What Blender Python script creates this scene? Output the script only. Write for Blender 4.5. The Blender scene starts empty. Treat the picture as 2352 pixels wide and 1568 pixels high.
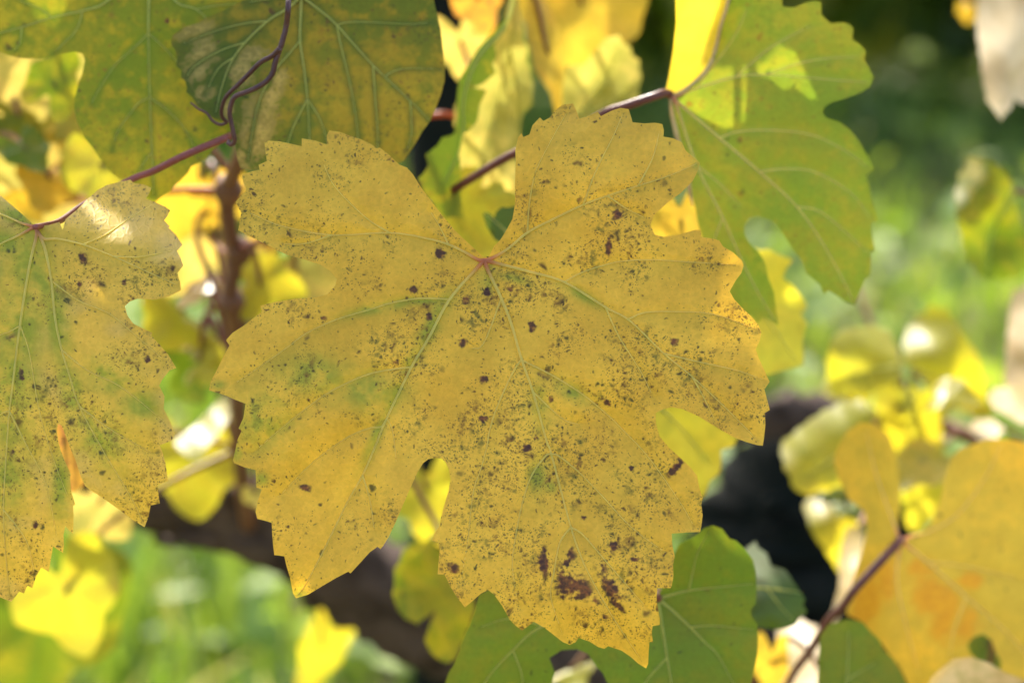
import bpy, math, random
import numpy as np
from mathutils import Vector, Matrix
from mathutils.geometry import delaunay_2d_cdt

# ------------------------------------------------------------------ camera, sky, sun, exposure
SC = bpy.context.scene
COL = SC.collection
W, H = 2352.0, 1568.0            # the grid on which the leaf outlines were drawn
FOCUS = 0.66
LENS, SENSOR = 55.0, 22.5
PITCH = math.radians(18)
CAM = np.array([0.0, 0.0, 1.05])
cd = bpy.data.cameras.new('camera'); cam = bpy.data.objects.new('camera', cd); COL.objects.link(cam)
cam.location = CAM; cam.rotation_euler = (math.radians(90) - PITCH, 0, 0)
cd.lens = LENS; cd.sensor_width = SENSOR; cd.clip_start = 0.02; cd.clip_end = 400
cd.dof.use_dof = True; cd.dof.focus_distance = FOCUS; cd.dof.aperture_fstop = 5.8; cd.dof.aperture_blades = 0
SC.camera = cam

SUN_EL, SUN_AZ = math.radians(37), math.radians(-16)     # azimuth measured from +Y towards +X
SUN = np.array([math.sin(SUN_AZ) * math.cos(SUN_EL), math.cos(SUN_AZ) * math.cos(SUN_EL), math.sin(SUN_EL)])
world = bpy.data.worlds.new('World'); SC.world = world; world.use_nodes = True
wn = world.node_tree.nodes; wl = world.node_tree.links
sky = wn.new('ShaderNodeTexSky'); sky.sky_type = 'NISHITA'; sky.sun_disc = False
sky.sun_elevation = SUN_EL; sky.sun_rotation = SUN_AZ; sky.dust_density = 3.0; sky.ozone_density = 0.5
bg = wn['Background']; wl.new(sky.outputs[0], bg.inputs[0]); bg.inputs[1].default_value = 0.15
sd = bpy.data.lights.new('sun', 'SUN'); sun = bpy.data.objects.new('sun', sd); COL.objects.link(sun)
sd.energy = 3.4; sd.angle = math.radians(0.53); sd.color = (1.0, 0.95, 0.86)
sun.rotation_euler = Vector(SUN).to_track_quat('Z', 'Y').to_euler(); sun.location = (-1, 4, 4)
SC.view_settings.view_transform = 'Standard'; SC.view_settings.look = 'None'
SC.view_settings.exposure = 1.52; SC.view_settings.gamma = 1.0
SC.render.engine = 'CYCLES'
cy = SC.cycles
cy.use_denoising = True
cy.max_bounces = 5; cy.diffuse_bounces = 3; cy.transmission_bounces = 4; cy.glossy_bounces = 2
cy.sample_clamp_indirect = 4.0; cy.caustics_reflective = False; cy.caustics_refractive = False

FWD = np.array([0, math.cos(PITCH), -math.sin(PITCH)])
UP = np.array([0, math.sin(PITCH), math.cos(PITCH)])
RT = np.array([1.0, 0, 0])
K = SENSOR / LENS
def mpp(d): return d * K / W                      # metres per drawing unit at a distance
def at(x, y, d):                                   # drawing units and a distance -> a point in the world
    x = np.asarray(x, float); y = np.asarray(y, float); d = np.asarray(d, float)
    a = (x - W / 2) * mpp(d); b = (H / 2 - y) * mpp(d)
    return CAM + a[..., None] * RT + b[..., None] * UP + d[..., None] * FWD
def atv(p): return at(p[0], p[1], p[2])
rng = np.random.default_rng(7); random.seed(7)

# ------------------------------------------------------------------ shader helpers
class NT:
    def __init__(s, name):
        m = bpy.data.materials.new(name); m.use_nodes = True; s.m = m
        s.t = m.node_tree; s.n = s.t.nodes; s.l = s.t.links; s.n.clear()
        s.out = s.n.new('ShaderNodeOutputMaterial')
    def put(s, sock, v):
        if isinstance(v, bpy.types.NodeSocket): s.l.new(v, sock)
        elif isinstance(v, (tuple, list)) and len(v) == 3 and sock.type == 'RGBA': sock.default_value = (*v, 1)
        else: sock.default_value = v
    def node(s, t, ins=None, **kw):
        n = s.n.new(t)
        for k, v in kw.items(): setattr(n, k, v)
        for k, v in (ins or {}).items(): s.put(n.inputs[k], v)
        return n
    def math(s, op, a, b=0.0, clamp=False):
        n = s.node('ShaderNodeMath', {0: a, 1: b}, operation=op); n.use_clamp = clamp; return n.outputs[0]
    def mr(s, v, a, b, c=0.0, d=1.0, smooth=True):
        n = s.node('ShaderNodeMapRange', {0: v, 1: a, 2: b, 3: c, 4: d})
        if smooth: n.interpolation_type = 'SMOOTHSTEP'
        return n.outputs[0]
    def mix(s, f, a, b, blend='MIX'):
        n = s.n.new('ShaderNodeMix'); n.data_type = 'RGBA'; n.blend_type = blend
        s.put(n.inputs[0], f); s.put(n.inputs[6], a); s.put(n.inputs[7], b); return n.outputs[2]
    def noise(s, co, scale, detail=3.0, rough=0.55):
        n = s.node('ShaderNodeTexNoise', {'Vector': co, 'Scale': scale, 'Detail': detail, 'Roughness': rough}); return n.outputs[0]
    def vor(s, co, scale, feature='F1'):
        return s.node('ShaderNodeTexVoronoi', {'Vector': co, 'Scale': scale}, feature=feature, voronoi_dimensions='2D')
    def attr(s, name): return s.node('ShaderNodeAttribute', attribute_name=name).outputs['Fac']

def leaf_material(name, c1, c2, cg, gv=0.5, gn=0.3, speck=0.6, trans=0.5, tmul=(1.35, 1.2, 0.7), tan=None, tann=0.0,
                  spotc=(0.058, 0.023, 0.012), rough=0.5, spec=0.35, veinc=None, veinw=0.0, off=0.0, patch=(0.17, 0.05, 0.025), patch2=(0.045, 0.016, 0.02), blot=0.0, simple=False, pn=(1.0, 1.3), netc=0.16):
    s = NT(name)
    uv = s.node('ShaderNodeUVMap', uv_map='UVMap').outputs[0]
    co = s.node('ShaderNodeVectorMath', {0: uv, 1: (off, off * 1.7, 0)}, operation='ADD').outputs[0]
    ve, br, de, gr = s.attr('vein'), s.attr('brown'), s.attr('dens'), s.attr('grn')
    n0 = s.noise(co, 2.2, 1); n1 = s.noise(co, 7, 2, 0.6); n2 = s.noise(co, 26, 2, 0.65); n3 = s.noise(co, 90, 1)
    base = s.mix(s.mr(s.math('ADD', s.math('MULTIPLY', n0, 0.6), s.math('MULTIPLY', n1, 0.4)), 0.4, 0.6), c1, c2)
    if tan:
        base = s.mix(s.math('MULTIPLY', s.mr(n1, 0.5, 0.68), tann, True), base, tan)
    # green that lingers along the veins and in soft patches
    gm = s.math('ADD', s.math('MULTIPLY', s.math('MULTIPLY', ve, gv * 1.6), s.mr(n1, 0.35, 0.62)), s.math('MULTIPLY', s.mr(s.math('ADD', s.math('MULTIPLY', n0, 0.5), s.math('MULTIPLY', n2, 0.5)), 0.46, 0.62), gn), True)
    gm = s.math('ADD', gm, s.math('MULTIPLY', gr, s.mr(s.math('ADD', s.math('MULTIPLY', n1, 0.5), s.math('MULTIPLY', n2, 0.5)), 0.34, 0.58, 0.30, 1.0)), True)
    base = s.mix(gm, base, cg)
    if simple:
        if blot > 0: base = s.mix(s.math('MULTIPLY', s.mr(n1, 0.52, 0.66), blot), base, patch)
        base = s.mix(s.mr(s.math('ADD', s.math('MULTIPLY', n2, 0.5), s.math('MULTIPLY', n1, 0.5)), 0.36, 0.64, 0.0, 0.6), base, s.mix(1.0, base, (0.74, 0.66, 0.5), 'MULTIPLY'))
        base = s.mix(s.math('MULTIPLY', ve, 0.25), base, s.mix(1.0, base, (1.3, 1.25, 1.3), 'MULTIPLY'))
        p = s.node('ShaderNodeBsdfPrincipled', {'Base Color': base, 'Roughness': rough, 'Specular IOR Level': spec})
        t = s.node('ShaderNodeBsdfTranslucent', {'Color': s.mix(1.0, base, tmul, 'MULTIPLY')})
        mx = s.node('ShaderNodeMixShader', {0: trans, 1: p.outputs[0], 2: t.outputs[0]})
        s.l.new(mx.outputs[0], s.out.inputs[0]); return s.m
    # fine mottling and the net of the smallest veins
    base = s.mix(s.mr(n3, 0.3, 0.75, 0.0, 0.30), base, s.mix(1.0, base, (0.72, 0.66, 0.55), 'MULTIPLY'))
    wob = s.mix(0.022, co, s.node('ShaderNodeTexNoise', {'Vector': co, 'Scale': 40.0, 'Detail': 1.0}).outputs[1])
    net = s.vor(wob, 55, 'DISTANCE_TO_EDGE').outputs[0]
    base = s.mix(s.mr(net, 0.0, 0.10, netc, 0.0), base, s.mix(1.0, base, (1.25, 1.22, 1.4), 'MULTIPLY'))
    if veinw > 0:
        base = s.mix(s.math('MULTIPLY', s.mr(ve, 0.25, 0.9), veinw), base, veinc)
    # broad dull and bright areas
    base = s.mix(s.mr(s.math('ADD', s.math('MULTIPLY', n1, 0.6), s.math('MULTIPLY', n2, 0.4)), 0.36, 0.64, 0.0, 0.55), base, s.mix(1.0, base, (0.80, 0.74, 0.66), 'MULTIPLY'))
    if speck > 0:
        den = s.math('MULTIPLY', s.mr(s.math('ADD', s.math('MULTIPLY', s.noise(co, 8, 2, 0.6), 0.7), s.math('MULTIPLY', s.noise(co, 3.1, 1), 0.3)), 0.41, 0.63, 0.07, 1.12), s.math('MULTIPLY', de, speck))
        tone = s.mr(s.noise(co, 17, 1), 0.40, 0.60)
        dotc = s.mix(tone, spotc, (0.030, 0.040, 0.014))
        n4 = s.noise(co, 190, 1)
        # dust of the finest specks, then smudges
        base = s.mix(s.math('MULTIPLY', s.mr(n4, 0.60, 0.74), s.mr(den, 0.05, 0.7, 0.12, 0.75)), base, s.mix(tone, (0.17, 0.07, 0.018), (0.14, 0.12, 0.02)))
        sm = s.math('MULTIPLY', s.mr(s.math('ADD', s.math('MULTIPLY', n2, 0.62), s.math('MULTIPLY', n3, 0.38)), 0.50, 0.68), s.mr(den, 0.12, 0.75))
        base = s.mix(s.math('MULTIPLY', sm, 0.80), base, s.mix(tone, (0.20, 0.095, 0.02), (0.13, 0.125, 0.022)))
        for sc_, r0, r1, dm, al in ((150, 0.09, 0.28, 1.2, 0.80), (66, 0.05, 0.24, 0.95, 0.88), (26, 0.035, 0.18, 0.55, 0.88)):
            v = s.vor(wob, sc_)
            sep = s.node('ShaderNodeSeparateColor', {0: v.outputs['Color']})
            rad = s.math('ADD', s.math('MULTIPLY', s.math('POWER', sep.outputs[1], 2.2), r1), r0)
            dist = s.math('ADD', v.outputs['Distance'], s.math('MULTIPLY', s.math('SUBTRACT', n4 if sc_ > 40 else n3, 0.5), 0.30))
            ratio = s.math('DIVIDE', dist, rad)
            pres = s.math('MULTIPLY', s.math('LESS_THAN', sep.outputs[0], s.math('MULTIPLY', den, dm)), s.mr(sep.outputs[2], 0.0, 0.7, 0.45, 1.0))
            mk = s.math('MULTIPLY', s.mr(ratio, 0.2, 1.7, 1.0, 0.0), s.math('MULTIPLY', pres, al))
            base = s.mix(mk, base, dotc)
    if blot > 0:
        bm = s.math('MULTIPLY', s.mr(s.math('ADD', s.math('MULTIPLY', n1, 0.75), s.math('MULTIPLY', n2, 0.25)), 0.55, 0.66), blot)
        base = s.mix(bm, base, patch)
    # dead brown patches
    bsum = s.math('ADD', br, s.math('ADD', s.math('MULTIPLY', s.math('SUBTRACT', n3, 0.5), pn[0]), s.math('MULTIPLY', s.math('SUBTRACT', n2, 0.5), pn[1])))
    bm = s.math('MULTIPLY', s.math('MULTIPLY', s.mr(bsum, 0.30, 0.80), s.mr(br, 0.08, 0.35)), s.mr(ve, 0.30, 0.85, 1.0, 0.12))
    base = s.mix(s.math('MULTIPLY', bm, 0.93), base, s.mix(s.mr(s.math('ADD', s.math('MULTIPLY', n2, 0.5), s.math('MULTIPLY', n3, 0.5)), 0.42, 0.58), patch, patch2))
    bump = s.node('ShaderNodeBump', {'Strength': 0.18, 'Distance': 0.0004, 'Height': s.math('ADD', s.math('MULTIPLY', s.mr(net, 0.0, 0.25), 0.5), s.math('ADD', n2, s.math('MULTIPLY', n3, 0.3)))})
    p = s.node('ShaderNodeBsdfPrincipled', {'Base Color': base, 'Roughness': rough, 'Specular IOR Level': spec, 'Normal': bump.outputs[0]})
    tc = s.mix(1.0, base, tmul, 'MULTIPLY')
    t = s.node('ShaderNodeBsdfTranslucent', {'Color': tc, 'Normal': bump.outputs[0]})
    mx = s.node('ShaderNodeMixShader', {0: trans, 1: p.outputs[0], 2: t.outputs[0]})
    s.l.new(mx.outputs[0], s.out.inputs[0])
    return s.m

def stem_material(name, c1, c2, scale=60, rough=0.45, bump=0.3, trans=0.0):
    s = NT(name)
    co = s.node('ShaderNodeTexCoord').outputs['Object']
    n = s.noise(co, scale, 4, 0.6); n2 = s.noise(co, scale * 6, 3)
    c = s.mix(s.mr(n, 0.38, 0.62), c1, c2)
    c = s.mix(s.mr(n2, 0.35, 0.8, 0, 0.4), c, s.mix(1.0, c, (0.5, 0.45, 0.45), 'MULTIPLY'))
    b = s.node('ShaderNodeBump', {'Strength': bump, 'Distance': 0.002, 'Height': s.math('ADD', n, s.math('MULTIPLY', n2, 0.5))})
    p = s.node('ShaderNodeBsdfPrincipled', {'Base Color': c, 'Roughness': rough, 'Specular IOR Level': 0.15 if rough > 0.8 else 0.45, 'Normal': b.outputs[0]})
    if trans:
        t = s.node('ShaderNodeBsdfTranslucent', {'Color': c})
        mx = s.node('ShaderNodeMixShader', {0: trans, 1: p.outputs[0], 2: t.outputs[0]}); s.l.new(mx.outputs[0], s.out.inputs[0])
    else: s.l.new(p.outputs[0], s.out.inputs[0])
    return s.m

def vein_material(name, c, cj, trans=0.5):
    s = NT(name)
    f = s.attr('jun')
    co = s.node('ShaderNodeTexCoord').outputs['Object']
    n = s.noise(co, 300, 3)
    cc = s.mix(f, s.mix(s.mr(n, 0.3, 0.7, 0, 0.4), c, s.mix(1.0, c, (0.8, 0.78, 0.7), 'MULTIPLY')), cj)
    p = s.node('ShaderNodeBsdfPrincipled', {'Base Color': cc, 'Roughness': 0.5, 'Specular IOR Level': 0.3})
    t = s.node('ShaderNodeBsdfTranslucent', {'Color': s.mix(1.0, cc, (1.7, 1.7, 1.7), 'MULTIPLY')})
    mx = s.node('ShaderNodeMixShader', {0: trans, 1: p.outputs[0], 2: t.outputs[0]}); s.l.new(mx.outputs[0], s.out.inputs[0])
    return s.m

M = {}
M['speckled'] = leaf_material('speckled_yellow_leaf', (0.79, 0.505, 0.056), (0.75, 0.462, 0.047), (0.36, 0.38, 0.04), gv=0.10, gn=0.10, speck=1.08, trans=0.28, netc=0.24)
M['left'] = leaf_material('yellow_green_leaf', (0.77, 0.51, 0.07), (0.73, 0.49, 0.06), (0.31, 0.36, 0.035), gv=0.12, gn=0.10, speck=0.80, trans=0.28, tan=(0.76, 0.54, 0.16), tann=0.6, off=3.1, rough=0.45, spec=0.35, netc=0.24)
M['olive'] = leaf_material('olive_green_leaf', (0.105, 0.145, 0.012), (0.18, 0.19, 0.016), (0.38, 0.29, 0.022), gv=0.0, gn=0.62, speck=0.30, trans=0.33, veinc=(0.065, 0.115, 0.016), veinw=0.6, off=5.2, tmul=(2.4, 2.5, 0.9), spec=0.25, netc=0.32, spotc=(0.16, 0.06, 0.03))
M['tangreen'] = leaf_material('green_leaf_with_tan_patches', (0.11, 0.145, 0.014), (0.19, 0.19, 0.018), (0.42, 0.30, 0.026), gv=0.0, gn=0.70, speck=0.55, trans=0.30, veinc=(0.06, 0.11, 0.018), veinw=0.65, off=7.7, patch=(0.48, 0.35, 0.11), patch2=(0.28, 0.22, 0.06), tmul=(1.8, 1.7, 0.6), pn=(1.0, 1.6), spec=0.25, spotc=(0.10, 0.035, 0.03), netc=0.32)
M['right'] = leaf_material('yellowing_green_leaf', (0.155, 0.20, 0.022), (0.225, 0.235, 0.026), (0.40, 0.30, 0.035), gv=0.0, gn=0.5, speck=0.28, trans=0.36, off=2.3, veinc=(0.19, 0.23, 0.05), veinw=0.4, spotc=(0.20, 0.07, 0.02), tmul=(2.3, 2.7, 1.0), spec=0.3, netc=0.25)
M['green'] = leaf_material('green_leaf', (0.125, 0.20, 0.018), (0.17, 0.215, 0.022), (0.28, 0.265, 0.025), gv=0.0, gn=0.35, speck=0.10, trans=0.28, off=1.2, tmul=(1.6, 1.6, 0.5), netc=0.25, veinc=(0.11, 0.18, 0.02), veinw=0.4, spec=0.3)
M['bush'] = leaf_material('distant_green_leaf', (0.12, 0.19, 0.02), (0.17, 0.21, 0.022), (0.26, 0.25, 0.022), gv=0.0, gn=0.25, speck=0.0, trans=0.40, off=1.9, tmul=(1.6, 1.6, 0.5), simple=True)
M['dark'] = leaf_material('dark_green_leaf', (0.07, 0.13, 0.03), (0.095, 0.145, 0.03), (0.14, 0.165, 0.03), gv=0.0, gn=0.2, speck=0.0, trans=0.4, off=6.1, rough=0.4, tmul=(1.6, 1.6, 0.4), simple=True)
M['orange'] = leaf_material('orange_yellow_leaf', (0.76, 0.49, 0.05), (0.62, 0.46, 0.055), (0.46, 0.41, 0.06), gv=0.0, gn=0.4, speck=0.10, trans=0.36, off=4.4, patch=(0.52, 0.255, 0.016), patch2=(0.60, 0.33, 0.022), tmul=(1.5, 1.3, 0.6), pn=(0.5, 1.1), netc=0.2)
M['gold'] = leaf_material('gold_leaf', (0.66, 0.46, 0.06), (0.55, 0.42, 0.06), (0.42, 0.38, 0.05), gv=0.1, gn=0.3, speck=0.1, trans=0.5, off=8.4, simple=True)
M['yellow'] = leaf_material('bright_yellow_leaf', (0.72, 0.56, 0.085), (0.60, 0.50, 0.07), (0.36, 0.39, 0.05), gv=0.2, gn=0.7, speck=0.05, trans=0.48, off=9.1, tmul=(1.25, 1.17, 1.7), simple=True, spec=0.6, rough=0.42)
M['fold'] = leaf_material('backlit_yellow_lobe', (0.72, 0.56, 0.06), (0.64, 0.52, 0.05), (0.5, 0.46, 0.05), gv=0.0, gn=0.3, speck=0.0, trans=0.55, off=2.9, tmul=(1.4, 1.3, 0.7), simple=True)  # the yellow of light passing through the leaf is put into this colour
M['lime'] = leaf_material('lime_green_leaf', (0.40, 0.40, 0.035), (0.50, 0.43, 0.04), (0.27, 0.33, 0.035), gv=0.3, gn=0.4, speck=0.04, trans=0.5, off=10.3, tmul=(1.7, 1.55, 0.8), simple=True, spec=0.5, rough=0.42)  # the leaf's own yellow-green
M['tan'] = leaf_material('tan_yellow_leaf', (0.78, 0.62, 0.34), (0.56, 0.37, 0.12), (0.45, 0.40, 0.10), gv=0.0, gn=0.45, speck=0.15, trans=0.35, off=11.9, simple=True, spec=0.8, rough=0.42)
M['rust'] = leaf_material('orange_pink_leaf', (0.66, 0.38, 0.07), (0.6, 0.32, 0.08), (0.48, 0.36, 0.05), gv=0.1, gn=0.4, speck=0.2, trans=0.5, off=12.7, patch=(0.30, 0.12, 0.10), blot=0.55, simple=True)
M['vein_yellow'] = vein_material('pale_vein', (0.78, 0.68, 0.20), (0.64, 0.26, 0.13))
M['vein_left'] = vein_material('pale_green_vein', (0.76, 0.66, 0.20), (0.62, 0.30, 0.16))
M['vein_green'] = vein_material('green_vein', (0.64, 0.62, 0.19), (0.64, 0.62, 0.19))
M['vein_right'] = vein_material('yellow_green_vein', (0.86, 0.74, 0.30), (0.75, 0.42, 0.28))
M['petiole_pink'] = stem_material('pink_petiole', (0.30, 0.075, 0.055), (0.40, 0.11, 0.08), 80, 0.35, 0.12, 0.15)
M['petiole_dark'] = stem_material('dark_red_petiole', (0.17, 0.05, 0.035), (0.24, 0.075, 0.045), 80, 0.4, 0.12, 0.1)
M['petiole_pale'] = stem_material('pale_petiole', (0.30, 0.15, 0.05), (0.32, 0.11, 0.05), 80, 0.45, 0.12, 0.3)
M['petiole_orange'] = stem_material('orange_red_petiole', (0.62, 0.20, 0.07), (0.50, 0.13, 0.05), 80, 0.4, 0.1, 0.4)
M['rim'] = stem_material('pale_leaf_rim', (0.80, 0.66, 0.36), (0.74, 0.56, 0.26), 120, 0.5, 0.1, 0.5)
M['tendril'] = stem_material('dark_tendril', (0.075, 0.022, 0.02), (0.11, 0.04, 0.03), 160, 0.4, 0.2)
M['cane'] = stem_material('brown_cane', (0.16, 0.062, 0.025), (0.24, 0.10, 0.04), 50, 0.55, 0.4)
M['bark'] = stem_material('old_bark', (0.05, 0.032, 0.021), (0.12, 0.08, 0.058), 45, 0.85, 1.0)
M['bark_shade'] = stem_material('shade_black_bark', (0.006, 0.009, 0.006), (0.013, 0.014, 0.010), 40, 0.9, 1.0)  # near-black puts the deep shade of the gaps into the bark colour

# ------------------------------------------------------------------ geometry helpers
def new_obj(name, verts, faces, mat, parent=None, smooth=True, attrs=None, uv=None, thick=0.0):
    me = bpy.data.meshes.new(name)
    verts = np.asarray(verts, float)
    org = np.zeros(3)
    if parent is not None: org = np.array(parent.location)
    me.from_pydata((verts - org).tolist(), [], [tuple(int(i) for i in f) for f in faces]); me.update()
    if smooth: me.polygons.foreach_set('use_smooth', [True] * len(me.polygons))
    for k, v in (attrs or {}).items():
        a = me.attributes.new(k, 'FLOAT', 'POINT'); a.data.foreach_set('value', np.asarray(v, np.float32))
    if uv is not None:
        ul = me.uv_layers.new(name='UVMap'); idx = np.zeros(len(me.loops), np.int32); me.loops.foreach_get('vertex_index', idx)
        ul.data.foreach_set('uv', np.asarray(uv, np.float32)[idx].ravel())
    me.materials.append(mat)
    o = bpy.data.objects.new(name, me); COL.objects.link(o)
    if parent is not None: o.parent = parent
    if thick:
        md = o.modifiers.new('thickness', 'SOLIDIFY'); md.thickness = thick; md.offset = 0.0
    return o
def tag(o, label=None, cat=None, group=None, kind=None):
    for k, v in (('label', label), ('category', cat), ('group', group), ('kind', kind)):
        if v: o[k] = v
    return o
def empty(name, loc):
    o = bpy.data.objects.new(name, None); COL.objects.link(o); o.location = loc; o.empty_display_size = 0.01; return o

def catmull(P, n=6):
    P = np.asarray(P, float)
    if len(P) < 3:
        t = np.linspace(0, 1, n * 2 + 1)[:, None]; return P[0] * (1 - t) + P[-1] * t
    Q = np.vstack([2 * P[0] - P[1], P, 2 * P[-1] - P[-2]]); out = []
    for i in range(1, len(Q) - 2):
        p0, p1, p2, p3 = Q[i - 1:i + 3]
        for t in np.arange(n) / n:
            out.append(0.5 * ((2 * p1) + (-p0 + p2) * t + (2 * p0 - 5 * p1 + 4 * p2 - p3) * t * t + (-p0 + 3 * p1 - 3 * p2 + p3) * t ** 3))
    out.append(P[-1]); return np.array(out)
def tube(path, rad, sides=8, lump=0.0, seed=0):
    P = np.asarray(path, float); n = len(P); rad = np.broadcast_to(np.asarray(rad, float), (n,))
    T = np.gradient(P, axis=0); T /= np.linalg.norm(T, axis=1)[:, None] + 1e-12
    a = np.array([0.3, 0.2, 0.9]); r = np.random.default_rng(seed); V = []; F = []
    for i in range(n):
        u = np.cross(T[i], a); u /= np.linalg.norm(u); v = np.cross(T[i], u)
        for k in range(sides):
            th = 2 * math.pi * k / sides
            q = 1.0 + (lump * (math.sin(3 * th + i * 0.35 + seed) * 0.5 + r.normal() * 0.5) if lump else 0)
            V.append(P[i] + rad[i] * q * (math.cos(th) * u + math.sin(th) * v))
    for i in range(n - 1):
        for k in range(sides):
            k2 = (k + 1) % sides
            F.append((i * sides + k, i * sides + k2, (i + 1) * sides + k2, (i + 1) * sides + k))
    F.append(tuple(range(sides))[::-1]); F.append(tuple((n - 1) * sides + k for k in range(sides)))
    return np.array(V), F
def join(parts):
    V = []; F = []; o = 0
    for v, f in parts:
        V.append(v); F += [tuple(i + o for i in q) for q in f]; o += len(v)
    return np.vstack(V), F

def inside(P, poly):
    x, y = P[:, 0], P[:, 1]; c = np.zeros(len(P), bool); n = len(poly)
    for i in range(n):
        x1, y1 = poly[i]; x2, y2 = poly[(i + 1) % n]
        if y1 == y2: continue
        hit = ((y1 > y) != (y2 > y)) & (x < (x2 - x1) * (y - y1) / (y2 - y1) + x1)
        c ^= hit
    return c
def seg_dist(P, lines):
    d = np.full(len(P), 1e9)
    for L in lines:
        L = np.asarray(L, float)
        for a, b in zip(L[:-1], L[1:]):
            ab = b - a; t = np.clip(((P - a) @ ab) / (ab @ ab + 1e-9), 0, 1)
            d = np.minimum(d, np.hypot(*(P - a - t[:, None] * ab).T))
    return d
def densify(poly, m):
    out = []; n = len(poly)
    for i in range(n):
        a = np.array(poly[i], float); b = np.array(poly[(i + 1) % n], float); k = max(1, int(np.hypot(*(b - a)) / m))
        for j in range(k): out.append(a + (b - a) * j / k)
    return np.array(out)
def sheet(poly, step, holes=()):
    """triangulate an outline with an even interior, returns 2D points and triangles"""
    loops = [densify(poly, step * 1.2)] + [densify(h, step * 1.2) for h in holes]
    lo, hi = loops[0].min(0), loops[0].max(0)
    xs = np.arange(lo[0], hi[0], step); ys = np.arange(lo[1], hi[1], step * 0.87)
    g = np.array([(x + (step / 2 if j % 2 else 0), y) for j, y in enumerate(ys) for x in xs])
    g = g + rng.normal(0, step * 0.08, g.shape)
    ok = inside(g, loops[0])
    for h in loops[1:]: ok &= ~inside(g, h)
    g = g[ok]
    closed = [np.vstack([l, l[:1]]) for l in loops]
    g = g[seg_dist(g, closed) > step * 0.45]
    V = []; E = []
    for l in loops:
        o = len(V); V += l.tolist(); E += [(o + i, o + (i + 1) % len(l)) for i in range(len(l))]
    V += g.tolist()
    r = delaunay_2d_cdt([Vector(v) for v in V], E, [], 0, 1e-5)
    P = np.array([tuple(v) for v in r[0]]); T = np.array([tuple(f) for f in r[2]])
    c = P[T].mean(1); ok = inside(c, loops[0])
    for h in loops[1:]: ok &= ~inside(c, h)
    return P, T[ok], seg_dist(P, closed)

VEIN_LIFT = 0.00025
def hero_leaf(label, outline, junction, veins, depth, mat, vmat, step=9, holes=(), brown=(), dens=None, pucker=0.0006, vr=5.2,
              petiole=None, group=None, thick=0.0, vein_w=16.0, green=()):
    """a leaf drawn on the plan grid and laid on its own curved surface; veins = list of (primary, [secondaries])"""
    jx, jy = junction
    root = empty('grape_leaf', at(jx, jy, float(depth(np.array([jx]), np.array([jy]))[0])))
    tag(root, label, 'leaf', group)
    P, T, ed = sheet(outline, step, holes)
    lines = []
    for pr, sec in veins:
        lines.append(catmull(pr, 4)); lines += [catmull(q, 3) for q in sec]
    vd = seg_dist(P, lines) if lines else np.full(len(P), 99.0)
    def surf(x, y, v=None, lift=0.0):
        d = depth(x, y)
        if v is not None: d = d + pucker * (np.exp(-v / 22.0) - 0.5)
        else: d = d + pucker * 0.5
        return at(x, y, d - lift)
    def blobs(L):
        b = np.zeros(len(P))
        for e in L:
            x, y, rx, ry = e[:4]; an = math.radians(e[4]) if len(e) > 4 else 0
            dx, dy = P[:, 0] - x, P[:, 1] - y
            u = (dx * math.cos(an) + dy * math.sin(an)) / rx; v = (-dx * math.sin(an) + dy * math.cos(an)) / ry
            b = np.maximum(b, np.exp(-0.7 * (u * u + v * v)))
        return b
    b = blobs(brown); gr = blobs(green)
    dn = dens(P) if dens else np.full(len(P), 0.7)
    at_ = dict(vein=np.exp(-vd / vein_w), brown=b, dens=dn, grn=gr)
    new_obj('blade', surf(P[:, 0], P[:, 1], vd), T, mat, root, True, at_, P / 1000.0, thick)
    for pr, sec in veins:
        parts = []; jun = []
        L0 = sum(np.hypot(*(np.array(b_) - np.array(a_))) for a_, b_ in zip(pr[:-1], pr[1:]))
        for k, ln in enumerate([pr] + list(sec)):
            c = catmull(ln, 6); s = np.linspace(0, 1, len(c))
            r = vr * (1 - 0.80 * s ** 0.8) if k == 0 else vr * 0.48 * (1 - 0.72 * s)
            d0 = float(depth(c[:1, 0], c[:1, 1])[0])
            v, f = tube(surf(c[:, 0], c[:, 1], None, VEIN_LIFT * ((1.0 - 0.9 * s ** 2) if k == 0 else (0.8 - 0.8 * s ** 2))), r * mpp(d0), 6)
            parts.append((v, f)); dj = np.hypot(c[:, 0] - jx, c[:, 1] - jy)
            jun += np.repeat(np.exp(-(dj / 34.0) ** 2), 6).tolist()
        v, f = join(parts)
        new_obj('vein', v, f, vmat, root, True, dict(jun=jun))
    if petiole:
        pts, r0, r1, pm = petiole
        c = catmull([atv(p) for p in pts], 8)
        v, f = tube(c, np.linspace(r0, r1, len(c)), 10)
        new_obj('petiole', v, f, pm, root)
    return root

def plane_depth(d0, x0, y0, gx=0.0, gy=0.0, bumps=(), ramps=()):
    """distance as tilt (mm per 100 units) + soft bumps (x,y,r,mm) + bending ramps (x,y,nx,ny,mm per 100, softness)"""
    def f(x, y):
        d = d0 + ((x - x0) * gx + (y - y0) * gy) * 1e-5
        for bx, by, r, h in bumps: d = d + h * 1e-3 * np.exp(-((x - bx) ** 2 + (y - by) ** 2) / (2 * r * r))
        for rx, ry, nx, ny, k, w in ramps:
            s = ((x - rx) * nx + (y - ry) * ny) / w
            d = d + k * 1e-5 * w * np.logaddexp(0, s)
        return d
    return f

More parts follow.
